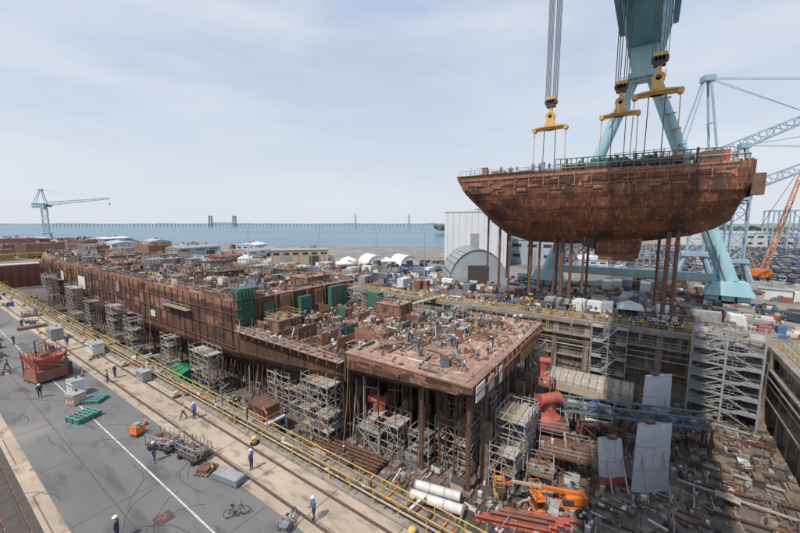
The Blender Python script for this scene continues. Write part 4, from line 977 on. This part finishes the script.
for i in range(26):
    x=U(85,125);y=U(265,520); place(random.choice(CT),'shipping_container',(x,y,.01),U(0,3),sc=(1.3,1.3,1.3))
for i in range(20): place(random.choice(CT[:2]+CT[4:]),'shipping_container',(U(124,150),U(-38,20),.01),random.choice([0,1.57]))
for y in (205,212,190,178,160,222,235,246): place(random.choice(CT),'shipping_container',(6.5,y,.01),1.57)
for i in range(5): place(TT,'marquee_tent',(U(95,150),U(60,200),.006),U(0,1),sc=(1.1,1.1,1))
# ------------------------------------------------------------ cars
def car(mt,van=False):
    m=M()
    body=[(-2.2,.35),(2.2,.35),(2.25,.75),(1.3,.92),(-2.0,.98),(-2.25,.8)] if not van else [(-2.4,.35),(2.4,.35),(2.45,.85),(1.7,1.05),(-2.4,1.1)]
    m.prism(body,-.88,.88,mt,axis='y')
    top=[(1.0,.92),(.35,1.42),(-1.2,1.45),(-1.9,.97)] if not van else [(1.5,1.05),(.9,1.85),(-2.3,1.9),(-2.35,1.1)]
    lo=[(top[0][0],top[0][1]),(top[3][0],top[3][1])]; hi=[top[1],top[2]]
    v=[(lo[0][0],-.84,lo[0][1]),(lo[0][0],.84,lo[0][1]),(lo[1][0],.84,lo[1][1]),(lo[1][0],-.84,lo[1][1]),(hi[0][0],-.66,hi[0][1]),(hi[0][0],.66,hi[0][1]),(hi[1][0],.66,hi[1][1]),(hi[1][0],-.66,hi[1][1])]
    m.add(v,[(0,1,5,4),(1,2,6,5),(2,3,7,6),(3,0,4,7)],GLASS); m.add([(a,b,c+.01) for a,b,c in v[4:]],[(0,1,2,3)],mt)
    m.box(((hi[0][0]+hi[1][0])/2,0,hi[0][1]-.02),(hi[0][0]-hi[1][0]+.1,1.36,.06),mt)
    for x in (-1.4,1.4):
        for y in (-.86,.86): m.cyl((x,y-.1,.33),(x,y+.1,.33),.33,BLACK,n=10); m.cyl((x,y-.11,.33),(x,y+.11,.33),.18,GREYP,n=8)
    m.box((2.24,.6,.6),(.06,.35,.14),WHITE); m.box((2.24,-.6,.6),(.06,.35,.14),WHITE); m.box((-2.24,.6,.65),(.06,.3,.14),RED); m.box((-2.24,-.6,.65),(.06,.3,.14),RED)
    return m.mesh('parked_car')
def cp(n,c): return mat('car_'+n,c,tuple(x*.95 for x in c),rough=.3,scale=.5,spec=.6)
CARS=[car(cp(n,c),v) for n,c,v in (('white',(.6,.6,.6),False),('silver',(.33,.34,.35),False),('black',(.02,.02,.025),True),('grey',(.11,.115,.12),False),('red',(.28,.03,.03),False),('blue',(.03,.07,.2),True),('white2',(.5,.5,.49),True),('tan',(.25,.22,.18),True),('dark',(.04,.045,.05),False),('navy',(.03,.04,.09),False),('charcoal',(.06,.065,.07),True))]
for i,x in enumerate(range(134,400,6)):
    y=66
    if i%3==2: continue
    while y>-160:
        y-=2.75
        if R()<.9 and x*.30>y>-x*.34 and not (x<200 and y>8) and not (x<158 and y>-30) : place(random.choice(CARS),'parked_car',(x+U(-.3,.3),y,.006),(0 if i%2 else math.pi)+U(-.03,.03))
for i in range(26): place(random.choice(CARS),'parked_car',(U(126,150),66+2.9*(i%13)+U(-.2,.2),.01) if i<13 else (157+U(-.3,.3),60+2.9*(i%13),.01),U(-.05,.05))
for x,y,r in ((8.5,150,1.5),(5.8,132,1.6),(84.6,60,1.5),(84.6,90,1.6),(86,120,1.5),(96,-3,1.4),(97,4,1.6),(116,-24,.2),(112,-27,1.4),(108,-22,.1),(104,-26,1.0)): place(random.choice(CARS),'parked_car',(x,y,.01),r)
lp=M(); lp.cyl((0,0,0),(0,0,12),.14,GALV,r2=.08,n=8); lp.beam((0,-1.2,12),(0,1.2,12),.1,GALV); lp.box((0,-1.2,11.9),(.4,.8,.16),GREYP); lp.box((0,1.2,11.9),(.4,.8,.16),GREYP); lp.cyl((0,0,0),(0,0,.8),.3,CONC2,n=8)
lm=lp.mesh('street_lamp')
for x in range(180,400,44):
    for y in (-110,-70,-30,10,45):
        if x*.3>y>-x*.42: place(lm,'street_lamp',(x+3.5,y,0))
for x,y in ((100,60),(100,110),(100,160),(112,90),(112,15)): place(lm,'street_lamp',(x,y,0),sc=(1.3,1.3,1.5))

# ------------------------------------------------------------ near-quay objects
m=M(); m.box((0,0,.3),(3.2,3.4,1.3),REDB,tx=.9); m.box((0,0,1.6),(2.2,2.2,.3),REDB); m.box((0,0,1.9),(2.0,2.2,1.3),RED,tx=1.5,ty=1.5)
for a in (-1.5,1.5):
    for b in (-1.6,1.6): m.beam((a,b,0),(a,b,3.4),.16,REDB)
m.rail([(-1.6,-1.7,2.9),(1.6,-1.7,2.9),(1.6,1.7,2.9),(-1.6,1.7,2.9),(-1.6,-1.7,2.9)],RED,step=1.2); m.beam((-1.5,-1.6,1.6),(-1.5,1.6,2.9),.12,RED); m.beam((1.5,-1.6,1.6),(-1.5,-1.6,2.9),.12,RED); m.box((2.0,0,0),(.8,1.8,1.6),DKST); m.cyl((1,.8,3.0),(1,.8,4.0),.13,DKST,n=8); m.box((-.4,-.9,3.0),(.8,.8,.7),REDB); m.beam((-1.6,.4,0),(-1.2,1.6,3),.1,DKST)
m.bits(20,-1.4,1.4,-1.6,1.6,3.0,[REDB,RUSTP,RED,DKST],.1,.5,post=.4)
m.obj('blasting_hopper',(9.9,62.8,.006),.2)
def cabinet(x,y,a,b,h,mt,rz,name='electrical_cabinet'):
    m=M(); m.box((0,0,.1),(a,b,h),mt); m.box((0,0,h+.1),(a+.15,b+.15,.08),GREYP); m.box((0,0,0),(a*.9,b*.9,.1),DKST)
    for i in range(3): m.box((-a/2-.02,-b/2+b*(i+.5)/3,.25),(.05,b/3*.88,h*.8),mt); m.box((-a/2-.06,-b/2+b*(i+.8)/3,h*.5),(.04,.06,.2),DKST); m.box((-a/2-.05,-b/2+b*(i+.5)/3,h*.75),(.04,b/3*.5,.16),DKST)
    for i in range(2): m.box((-a/2+a*(i+.5)/2,-b/2-.02,.25),(a/2*.88,.05,h*.8),mt)
    m.cyl((a*.2,b*.2,h+.15),(a*.2,b*.2,h+.4),.12,DKST,n=8); m.obj(name,(x,y,.012),rz)
cabinet(16.6,69.3,1.4,3.4,1.6,WHITE,0); cabinet(10.8,54,1.1,1.6,1.7,WHITE,.1); cabinet(10.2,51.3,1.2,1.4,1.1,TAN,.3,'tool_cabinet'); cabinet(17,52,1,2,1.2,GREYP,0); cabinet(6,80,2.2,4,2.0,GREYP,.1); cabinet(7,92,2.2,4,2.0,SLATE,.1); cabinet(15,84,1.6,3,1.8,GREYP,0); cabinet(12.4,72,1.2,1.5,1.4,GREYP,.4,'tool_cabinet')
m=M(); m.box((0,0,.3),(.9,.9,.7),ORNG,tx=.9); m.box((0,0,0),(.8,.8,.3),DKST); m.beam((0,-.5,1.0),(0,.5,1.0),.08,DKST); m.box((0,0,1.0),(.5,.5,.2),GREYP); m.obj('portable_generator',(11.7,38.6,.012),.3)
m=M()
for k in range(5):
    for i in range(6): m.box((-1.2+i*.48,U(-.08,.08),.15+k*.2),(.2,2.6,.05),TEAL if R()<.8 else WOOD)
    for y in (-1.1,0,1.1): m.box((0,y,.05+k*.2),(2.8,.15,.1),TEAL)
me=m.mesh('pallet_stack'); place(me,'pallet_stack',(9.7,46.6,.012),.3,sc=(.8,.8,.55)); place(me,'pallet_stack',(11.6,50.2,.012),.7,sc=(.6,.7,.4))
def cage(x,y,rz,L=3.6,w=1.7):
    m=M(); m.box((0,0,.35),(L,w,.1),DKST)
    for a in (-L*.35,L*.35):
        for b in (-w/2,w/2): m.cyl((a,b-.08,.2),(a,b+.08,.2),.2,BLACK,n=10)
    m.rail([(-L/2,-w/2,.4),(L/2,-w/2,.4),(L/2,w/2,.4),(-L/2,w/2,.4),(-L/2,-w/2,.4)],GREYP,step=.55,r=.022,h=1.0)
    for i in range(10): m.cyl((-L*.46,U(-w*.4,w*.4),.5+i*.04),(L*.46,U(-w*.4,w*.4),.52+i*.04),.045,random.choice([GALV,RUSTP,GREYP,WOOD]),n=6)
    for i in range(5): m.box((U(-L*.35,L*.35),U(-w*.3,w*.3),.6),(U(.3,.8),U(.3,.7),U(.2,.6)),random.choice([RUSTP,GREYP,WOOD,REDB]),rz=U(0,1))
    m.beam((L/2,0,.4),(L/2+.9,0,.25),.08,DKST); m.obj('material_cart',(x,y,.012),rz)
cage(12.4,34.4,1.9,2.8,1.5); cage(13.2,30.8,1.7,2.6,1.5)
m=M(); m.box((0,0,.12),(1.0,2.6,.4),SLATE,tx=.9); m.box((0,0,.52),(.95,2.4,.05),GREYP); m.box((0,-.8,0),(1.0,.15,.12),WOOD); m.box((0,.8,0),(1.0,.15,.12),WOOD); m.beam((0,-1.2,.6),(0,1.2,.6),.05,GALV); m.obj('long_tool_box',(13.4,25.7,.012),.2)
m=M()
for i in range(4): m.box((0,-.5+i*.33,.1),(1.5,.2,.04),WOOD)
m.box((-.6,0,0),(.1,1.3,.1),WOOD);m.box((.6,0,0),(.1,1.3,.1),WOOD); m.box((0,0,.14),(1,.9,.25),RUSTP); m.obj('loaded_pallet',(12.9,28.3,.012),.5)
def bike(name,x,y,rz,tri=False):
    m=M()
    for q in (-.52,.52): 
        if tri and q<0:
            for b in (-.35,.35): m.torus((q,b,.33),.31,.022,BLACK); 
            m.cyl((q,-.35,.33),(q,.35,.33),.02,GREYP,n=6)
        else: m.torus((q,0,.33),.31,.022,BLACK)
        for k in range(8):
            t=math.pi*k/4; m.beam((q,0,.33),(q+.3*math.cos(t),0,.33+.3*math.sin(t)),.008,GALV)
    P={'bb':(-.08,0,.3),'st':(-.22,0,.78),'hd':(.36,0,.8),'r':(-.52,0,.33),'f':(.52,0,.33),'bar':(.33,0,.98)}
    for a,b in (('bb','st'),('bb','hd'),('st','hd'),('bb','r'),('st','r'),('hd','f'),('hd','bar')): m.cyl(P[a],P[b],.022,BLUE if tri else BLACK,n=6)
    m.beam((.33,-.28,1.0),(.33,.28,1.0),.03,DKST); m.cyl((-.22,0,.78),(-.24,0,.9),.018,GREYP,n=6); m.box((-.26,0,.9),(.26,.14,.06),BLACK,tx=.7)
    m.cyl((-.08,-.1,.3),(-.08,.1,.3),.08,DKST,n=8); m.box((-.0,.12,.2),(.1,.08,.03),BLACK); m.box((-.16,-.12,.4),(.1,.08,.03),BLACK)
    if tri: m.rail([(-.85,-.3,.5),(-.35,-.3,.5),(-.35,.3,.5),(-.85,.3,.5),(-.85,-.3,.5)],GREYP,step=.2,h=.4,r=.012); m.box((-.6,0,.5),(.5,.6,.03),GREYP)
    m.obj(name,(x,y,.014),rz)
bike('bicycle',11.8,21.9,math.radians(-35)); bike('cargo_tricycle',13.5,18.4,math.radians(20),True)
cone=M(); cone.box((0,0,0),(.38,.38,.04),BLACK); cone.cyl((0,0,.04),(0,0,.7),.15,ORNG,r2=.03,n=12); cone.cyl((0,0,.35),(0,0,.48),.098,WHITE,r2=.075,n=12)
cm=cone.mesh('traffic_cone',True)
for x,y in ((13.2,27.8),(12.9,40),(11,58.5),(12.8,60),(9,66.5),(13,75),(14.1,90)): place(cm,'traffic_cone',(x,y,.012))

# ------------------------------------------------------------ people
def person_mesh(pose,top,leg,hat,vest=False):
    J={};E=[];Rr={};Lb={}
    def j(n,p,r,lab,par=None):
        J[n]=Vector(p);Rr[n]=r;Lb[n]=lab
        if par: E.append((par,n))
    lean=0.0
    if pose=='bend': lean=.45
    def tilt(p): 
        x,y,z=p; d=z-.95
        return (x,y+math.sin(lean)*d,.95+math.cos(lean)*d) if d>0 else p
    j('pel',(0,0,.95),.135,'leg'); j('wa',tilt((0,0,1.1)),.125,'top','pel'); j('ch',tilt((0,0,1.32)),.155,'top','wa'); j('nb',tilt((0,.0,1.46)),.065,'skin','ch'); j('nk',tilt((0,.015,1.53)),.058,'skin','nb')
    j('hd',tilt((0,.03,1.61)),.088,'skin','nk'); j('ht',tilt((0,.02,1.69)),.085,'skin','hd')
    st={'stand':(.0,.0),'walk':(.26,-.24),'bend':(.1,-.05),'reach':(.05,-.05)}[pose]
    arms={'stand':[(.02,.08),(.05,.14)],'walk':[(-.12,-.14),(.08,.2)],'bend':[(.2,.35),(.2,.38)],'reach':[(.25,.5),(.02,.1)]}[pose]
    for k,sg in enumerate((-1,1)):
        j('sh%d'%k,tilt((sg*.185,0,1.42)),.068,'top','ch')
        e,wv=arms[k]; zz=1.15 if pose!='reach' or k else 1.3; wz=.90 if pose!='reach' or k else 1.45
        p=Vector(tilt((sg*.24,0,zz)))+Vector((0,e,0)); j('el%d'%k,p,.047,'top','sh%d'%k)
        p=Vector(tilt((sg*.25,0,wz)))+Vector((0,wv,0)); j('wr%d'%k,p,.032,'skin','el%d'%k)
        d=(J['wr%d'%k]-J['el%d'%k]).normalized(); j('ha%d'%k,p+d*.08,.034,'skin','wr%d'%k)
        for q in range(4):
            off=Vector((0,(q-1.5)*.022,0)); L=(.075,.09,.085,.065)[q]
            j('f%d%d'%(k,q),p+d*.11+off,.010,'skin','ha%d'%k); j('g%d%d'%(k,q),p+d*(.11+L*.8)+off+Vector((-sg*.015,0,0)),.008,'skin','f%d%d'%(k,q))
        j('t%d'%k,p+d*.06+Vector((-sg*.01,.05,0)),.012,'skin','ha%d'%k)
        s_=st[k]; j('hp%d'%k,(sg*.09,s_*.1,.86),.095,'leg','pel'); j('kn%d'%k,(sg*.1,s_*.6+(.06 if pose=='bend' else .02),.5),.062,'leg','hp%d'%k); j('an%d'%k,(sg*.1,s_-(.04 if s_<0 else 0),.1),.045,'leg','kn%d'%k); j('to%d'%k,(sg*.11,s_+.15,.045),.04,'boot','an%d'%k)
    names=list(J); idx={n_:i for i,n_ in enumerate(names)}
    me=bpy.data.meshes.new('tmp'); me.from_pydata([J[n_] for n_ in names],[(idx[a],idx[b]) for a,b in E],[])
    ob=bpy.data.objects.new('tmp',me); COL.objects.link(ob)
    sk=ob.modifiers.new('s','SKIN'); 
    for i,n_ in enumerate(names): me.skin_vertices[0].data[i].radius=(Rr[n_]*(1.15 if n_ in('ch','wa','pel') else 1),Rr[n_]*(.8 if n_ in('ch','wa') else 1)); me.skin_vertices[0].data[i].use_root=(i==0)
    sb=ob.modifiers.new('u','SUBSURF'); sb.levels=1; sb.render_levels=1
    dg=bpy.context.evaluated_depsgraph_get(); ev=ob.evaluated_get(dg).to_mesh()
    m=M(); vs=[v.co.copy() for v in ev.vertices]; MT={'top':top,'leg':leg,'skin':SKIN,'boot':BLACK}
    groups={}
    for p in ev.polygons:
        c=p.center; b=min(names,key=lambda q:(J[q]-c).length-Rr[q]*.6); lab=Lb[b]
        if vest and lab=='top' and b[:2] in('ch','wa','sh'): lab='vest'
        groups.setdefault(lab,[]).append(tuple(p.vertices))
    m.v=[tuple(v) for v in vs]
    for lab,fs in groups.items():
        k=m.mi(HIVIS if lab=='vest' else MT[lab])
        for f in fs: m.f.append(list(f)); m.m.append(k)
    h=J['ht']; m.ball((h.x,h.y,h.z-.0),(.125,.15,.115),hat,n=14,k=5,z0=0.0); m.cyl((h.x,h.y+.02,h.z-.01),(h.x,h.y+.02,h.z+.012),.15,hat,n=14)
    hd=J['hd']; m.ball((hd.x,hd.y+.09,hd.z-.005),(.016,.024,.022),SKIN,n=6,k=4)
    for e in (-.033,.033): m.ball((hd.x+e,hd.y+.08,hd.z+.025),(.012,.01,.009),BLACK,n=6,k=4)
    for e in (-.09,.09): m.ball((hd.x+e,hd.y,hd.z),(.012,.022,.032),SKIN,n=6,k=4)
    m.box((hd.x,hd.y+.086,hd.z-.045),(.05,.012,.01),RED)
    bpy.data.objects.remove(ob); me2=m.mesh('person',True); return me2
PM=[]
for pose,top,leg,hat,v in (('stand',NAVY,NAVY,WHITE,False),('walk',NAVY,JEAN,WHITE,False),('stand',KHAKI,JEAN,WHITE,False),('walk',KHAKI,NAVY,YEL,False),('bend',NAVY,NAVY,WHITE,False),('stand',NAVY,JEAN,BLUE,True),('reach',BLUE,NAVY,WHITE,False),('walk',WHITE,JEAN,RED,False),('stand',BLUE,NAVY,WHITE,False)):
    PM.append(person_mesh(pose,top,leg,hat,v))
def person(x,y,z,i=None,rz=None):
    i=random.randrange(len(PM)) if i is None else i
    place(PM[i],'person',(x,y,z),U(0,6.28) if rz is None else rz,sc=(1.05,1.05,1.03))
for x,y,i,r in ((11.0,33.0,1,2.5),(16.2,37.1,8,2),(15.5,37.9,7,1),(15.1,25.3,8,.3),(14.6,17.3,6,1.4),(15.1,55.8,0,2),(14,54.7,5,1),(6.4,26.2,0,1),(10.1,85,0,2),(8.2,56.5,4,3),(12.3,65,1,0),(7.5,71,3,1),(13,98,1,3),(15,77,0,0),(8.4,110,2,1),(11,118,0,2)): person(x,y,.014,i,r)
for i in range(30): person(U(36,64),U(16,32),2.41)
for i in range(20): person(U(36,64),U(35,59),.91)
for i in range(60): person(U(36,64),U(62,190),FD+.01)
for i in range(34): person(81.9+U(-.3,.4),U(-16,22),.02,rz=1.57+U(-.5,.5))
for i in range(18): person(U(84,89),U(-12,40),.02)
for i in range(14): person(U(30,33.6),U(14,80),ZF+.01)
for i in range(14): person(U(36,66),U(-12,11),ZF+.01)
for i in range(11): person(U(80.8,83),U(-10,36),31.1)

# ------------------------------------------------------------ distance: bridge, shore, trees
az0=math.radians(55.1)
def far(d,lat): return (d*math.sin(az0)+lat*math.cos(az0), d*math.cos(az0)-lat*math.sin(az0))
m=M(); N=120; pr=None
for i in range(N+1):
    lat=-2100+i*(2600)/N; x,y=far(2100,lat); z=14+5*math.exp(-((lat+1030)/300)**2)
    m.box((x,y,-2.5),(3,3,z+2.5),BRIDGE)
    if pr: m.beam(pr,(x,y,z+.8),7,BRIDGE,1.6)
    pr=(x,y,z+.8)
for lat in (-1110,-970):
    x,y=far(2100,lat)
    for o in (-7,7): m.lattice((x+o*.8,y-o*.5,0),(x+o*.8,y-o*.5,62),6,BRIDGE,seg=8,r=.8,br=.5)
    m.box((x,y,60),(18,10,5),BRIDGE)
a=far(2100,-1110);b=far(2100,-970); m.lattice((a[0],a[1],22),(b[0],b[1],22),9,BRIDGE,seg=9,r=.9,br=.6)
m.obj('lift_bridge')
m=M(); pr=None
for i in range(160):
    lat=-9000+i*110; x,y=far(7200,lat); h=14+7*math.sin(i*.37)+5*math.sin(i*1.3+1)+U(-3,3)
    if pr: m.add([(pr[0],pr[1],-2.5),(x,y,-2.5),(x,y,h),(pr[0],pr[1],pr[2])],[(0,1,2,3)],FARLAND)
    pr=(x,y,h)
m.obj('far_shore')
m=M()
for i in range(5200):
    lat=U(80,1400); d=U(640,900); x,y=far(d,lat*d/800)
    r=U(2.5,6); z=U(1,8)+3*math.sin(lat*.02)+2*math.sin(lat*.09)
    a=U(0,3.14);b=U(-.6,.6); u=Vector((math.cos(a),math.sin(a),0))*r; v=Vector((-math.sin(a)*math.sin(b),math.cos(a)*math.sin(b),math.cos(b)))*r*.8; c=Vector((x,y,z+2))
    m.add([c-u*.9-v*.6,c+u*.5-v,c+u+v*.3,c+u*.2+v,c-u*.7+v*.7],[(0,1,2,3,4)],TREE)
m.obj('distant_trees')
m=M()
for i in range(40):
    lat=U(80,1100);x,y=far(U(500,640),lat); m.box((x,y,0),(U(10,40),U(10,30),U(4,9)),random.choice([CLADW,CLADG,TAN]),rz=U(0,1))
m.obj('distant_buildings')

# ------------------------------------------------------------ light, sky, camera
sun_az_vec=Vector((-.93,.12,0)).normalized(); el=math.radians(58)
S=Vector((sun_az_vec.x*math.cos(el),sun_az_vec.y*math.cos(el),math.sin(el)))
L=bpy.data.lights.new('sun','SUN'); L.energy=3.9; L.angle=math.radians(.6); L.color=(1,.945,.87)
lo=bpy.data.objects.new('sun',L); lo.rotation_euler=(-S).to_track_quat('-Z','Y').to_euler(); lo.location=(0,0,100); COL.objects.link(lo)
W=bpy.data.worlds.new('World'); scene.world=W; W.use_nodes=True; n=W.node_tree.nodes; l=W.node_tree.links
bg=n['Background']; bg.inputs['Strength'].default_value=.1
sk=n.new('ShaderNodeTexSky'); sk.sky_type='NISHITA'; sk.sun_disc=False; sk.sun_elevation=el; sk.sun_rotation=math.atan2(S.x,S.y); sk.dust_density=3; sk.air_density=1.2
tc=n.new('ShaderNodeTexCoord'); sx=n.new('ShaderNodeSeparateXYZ'); l.new(tc.outputs['Generated'],sx.inputs[0])
rp=n.new('ShaderNodeValToRGB'); e=rp.color_ramp.elements; e[0].position=0.0; e[0].color=(.78,.83,.89,1); e[1].position=.75; e[1].color=(.40,.51,.75,1); k=e.new(.25); k.color=(.62,.71,.86,1)
l.new(sx.outputs['Z'],rp.inputs[0])
mp=n.new('ShaderNodeMapping'); mp.inputs['Scale'].default_value=(1.2,1.2,5); mp.inputs['Rotation'].default_value=(.15,.1,.4); l.new(tc.outputs['Generated'],mp.inputs[0])
no=n.new('ShaderNodeTexNoise'); no.inputs['Scale'].default_value=1.7; no.inputs['Detail'].default_value=7; no.inputs['Roughness'].default_value=.55; l.new(mp.outputs[0],no.inputs['Vector'])
cr2=n.new('ShaderNodeValToRGB'); cr2.color_ramp.elements[0].position=.38; cr2.color_ramp.elements[1].position=.75; cr2.color_ramp.elements[0].color=(0,0,0,1); cr2.color_ramp.elements[1].color=(.8,.8,.8,1); l.new(no.outputs['Fac'],cr2.inputs[0])
m1=n.new('ShaderNodeMix'); m1.data_type='RGBA'; l.new(cr2.outputs[0],m1.inputs[0]); l.new(rp.outputs[0],m1.inputs[6]); m1.inputs[7].default_value=(.82,.86,.92,1)
sc=n.new('ShaderNodeVectorMath'); sc.operation='SCALE'; sc.inputs['Scale'].default_value=10; l.new(m1.outputs[2],sc.inputs[0])
m2=n.new('ShaderNodeMix'); m2.data_type='RGBA'; m2.inputs[0].default_value=.9; l.new(sk.outputs[0],m2.inputs[6]); l.new(sc.outputs[0],m2.inputs[7])
l.new(m2.outputs[2],bg.inputs['Color'])
cam=bpy.data.cameras.new('camera'); co=bpy.data.objects.new('camera',cam); COL.objects.link(co)
cam.lens=16; cam.sensor_width=36; cam.clip_end=60000; cam.clip_start=.1
co.location=(0,0,20); co.rotation_euler=(math.radians(83.1),0,math.radians(-55.1)); scene.camera=co
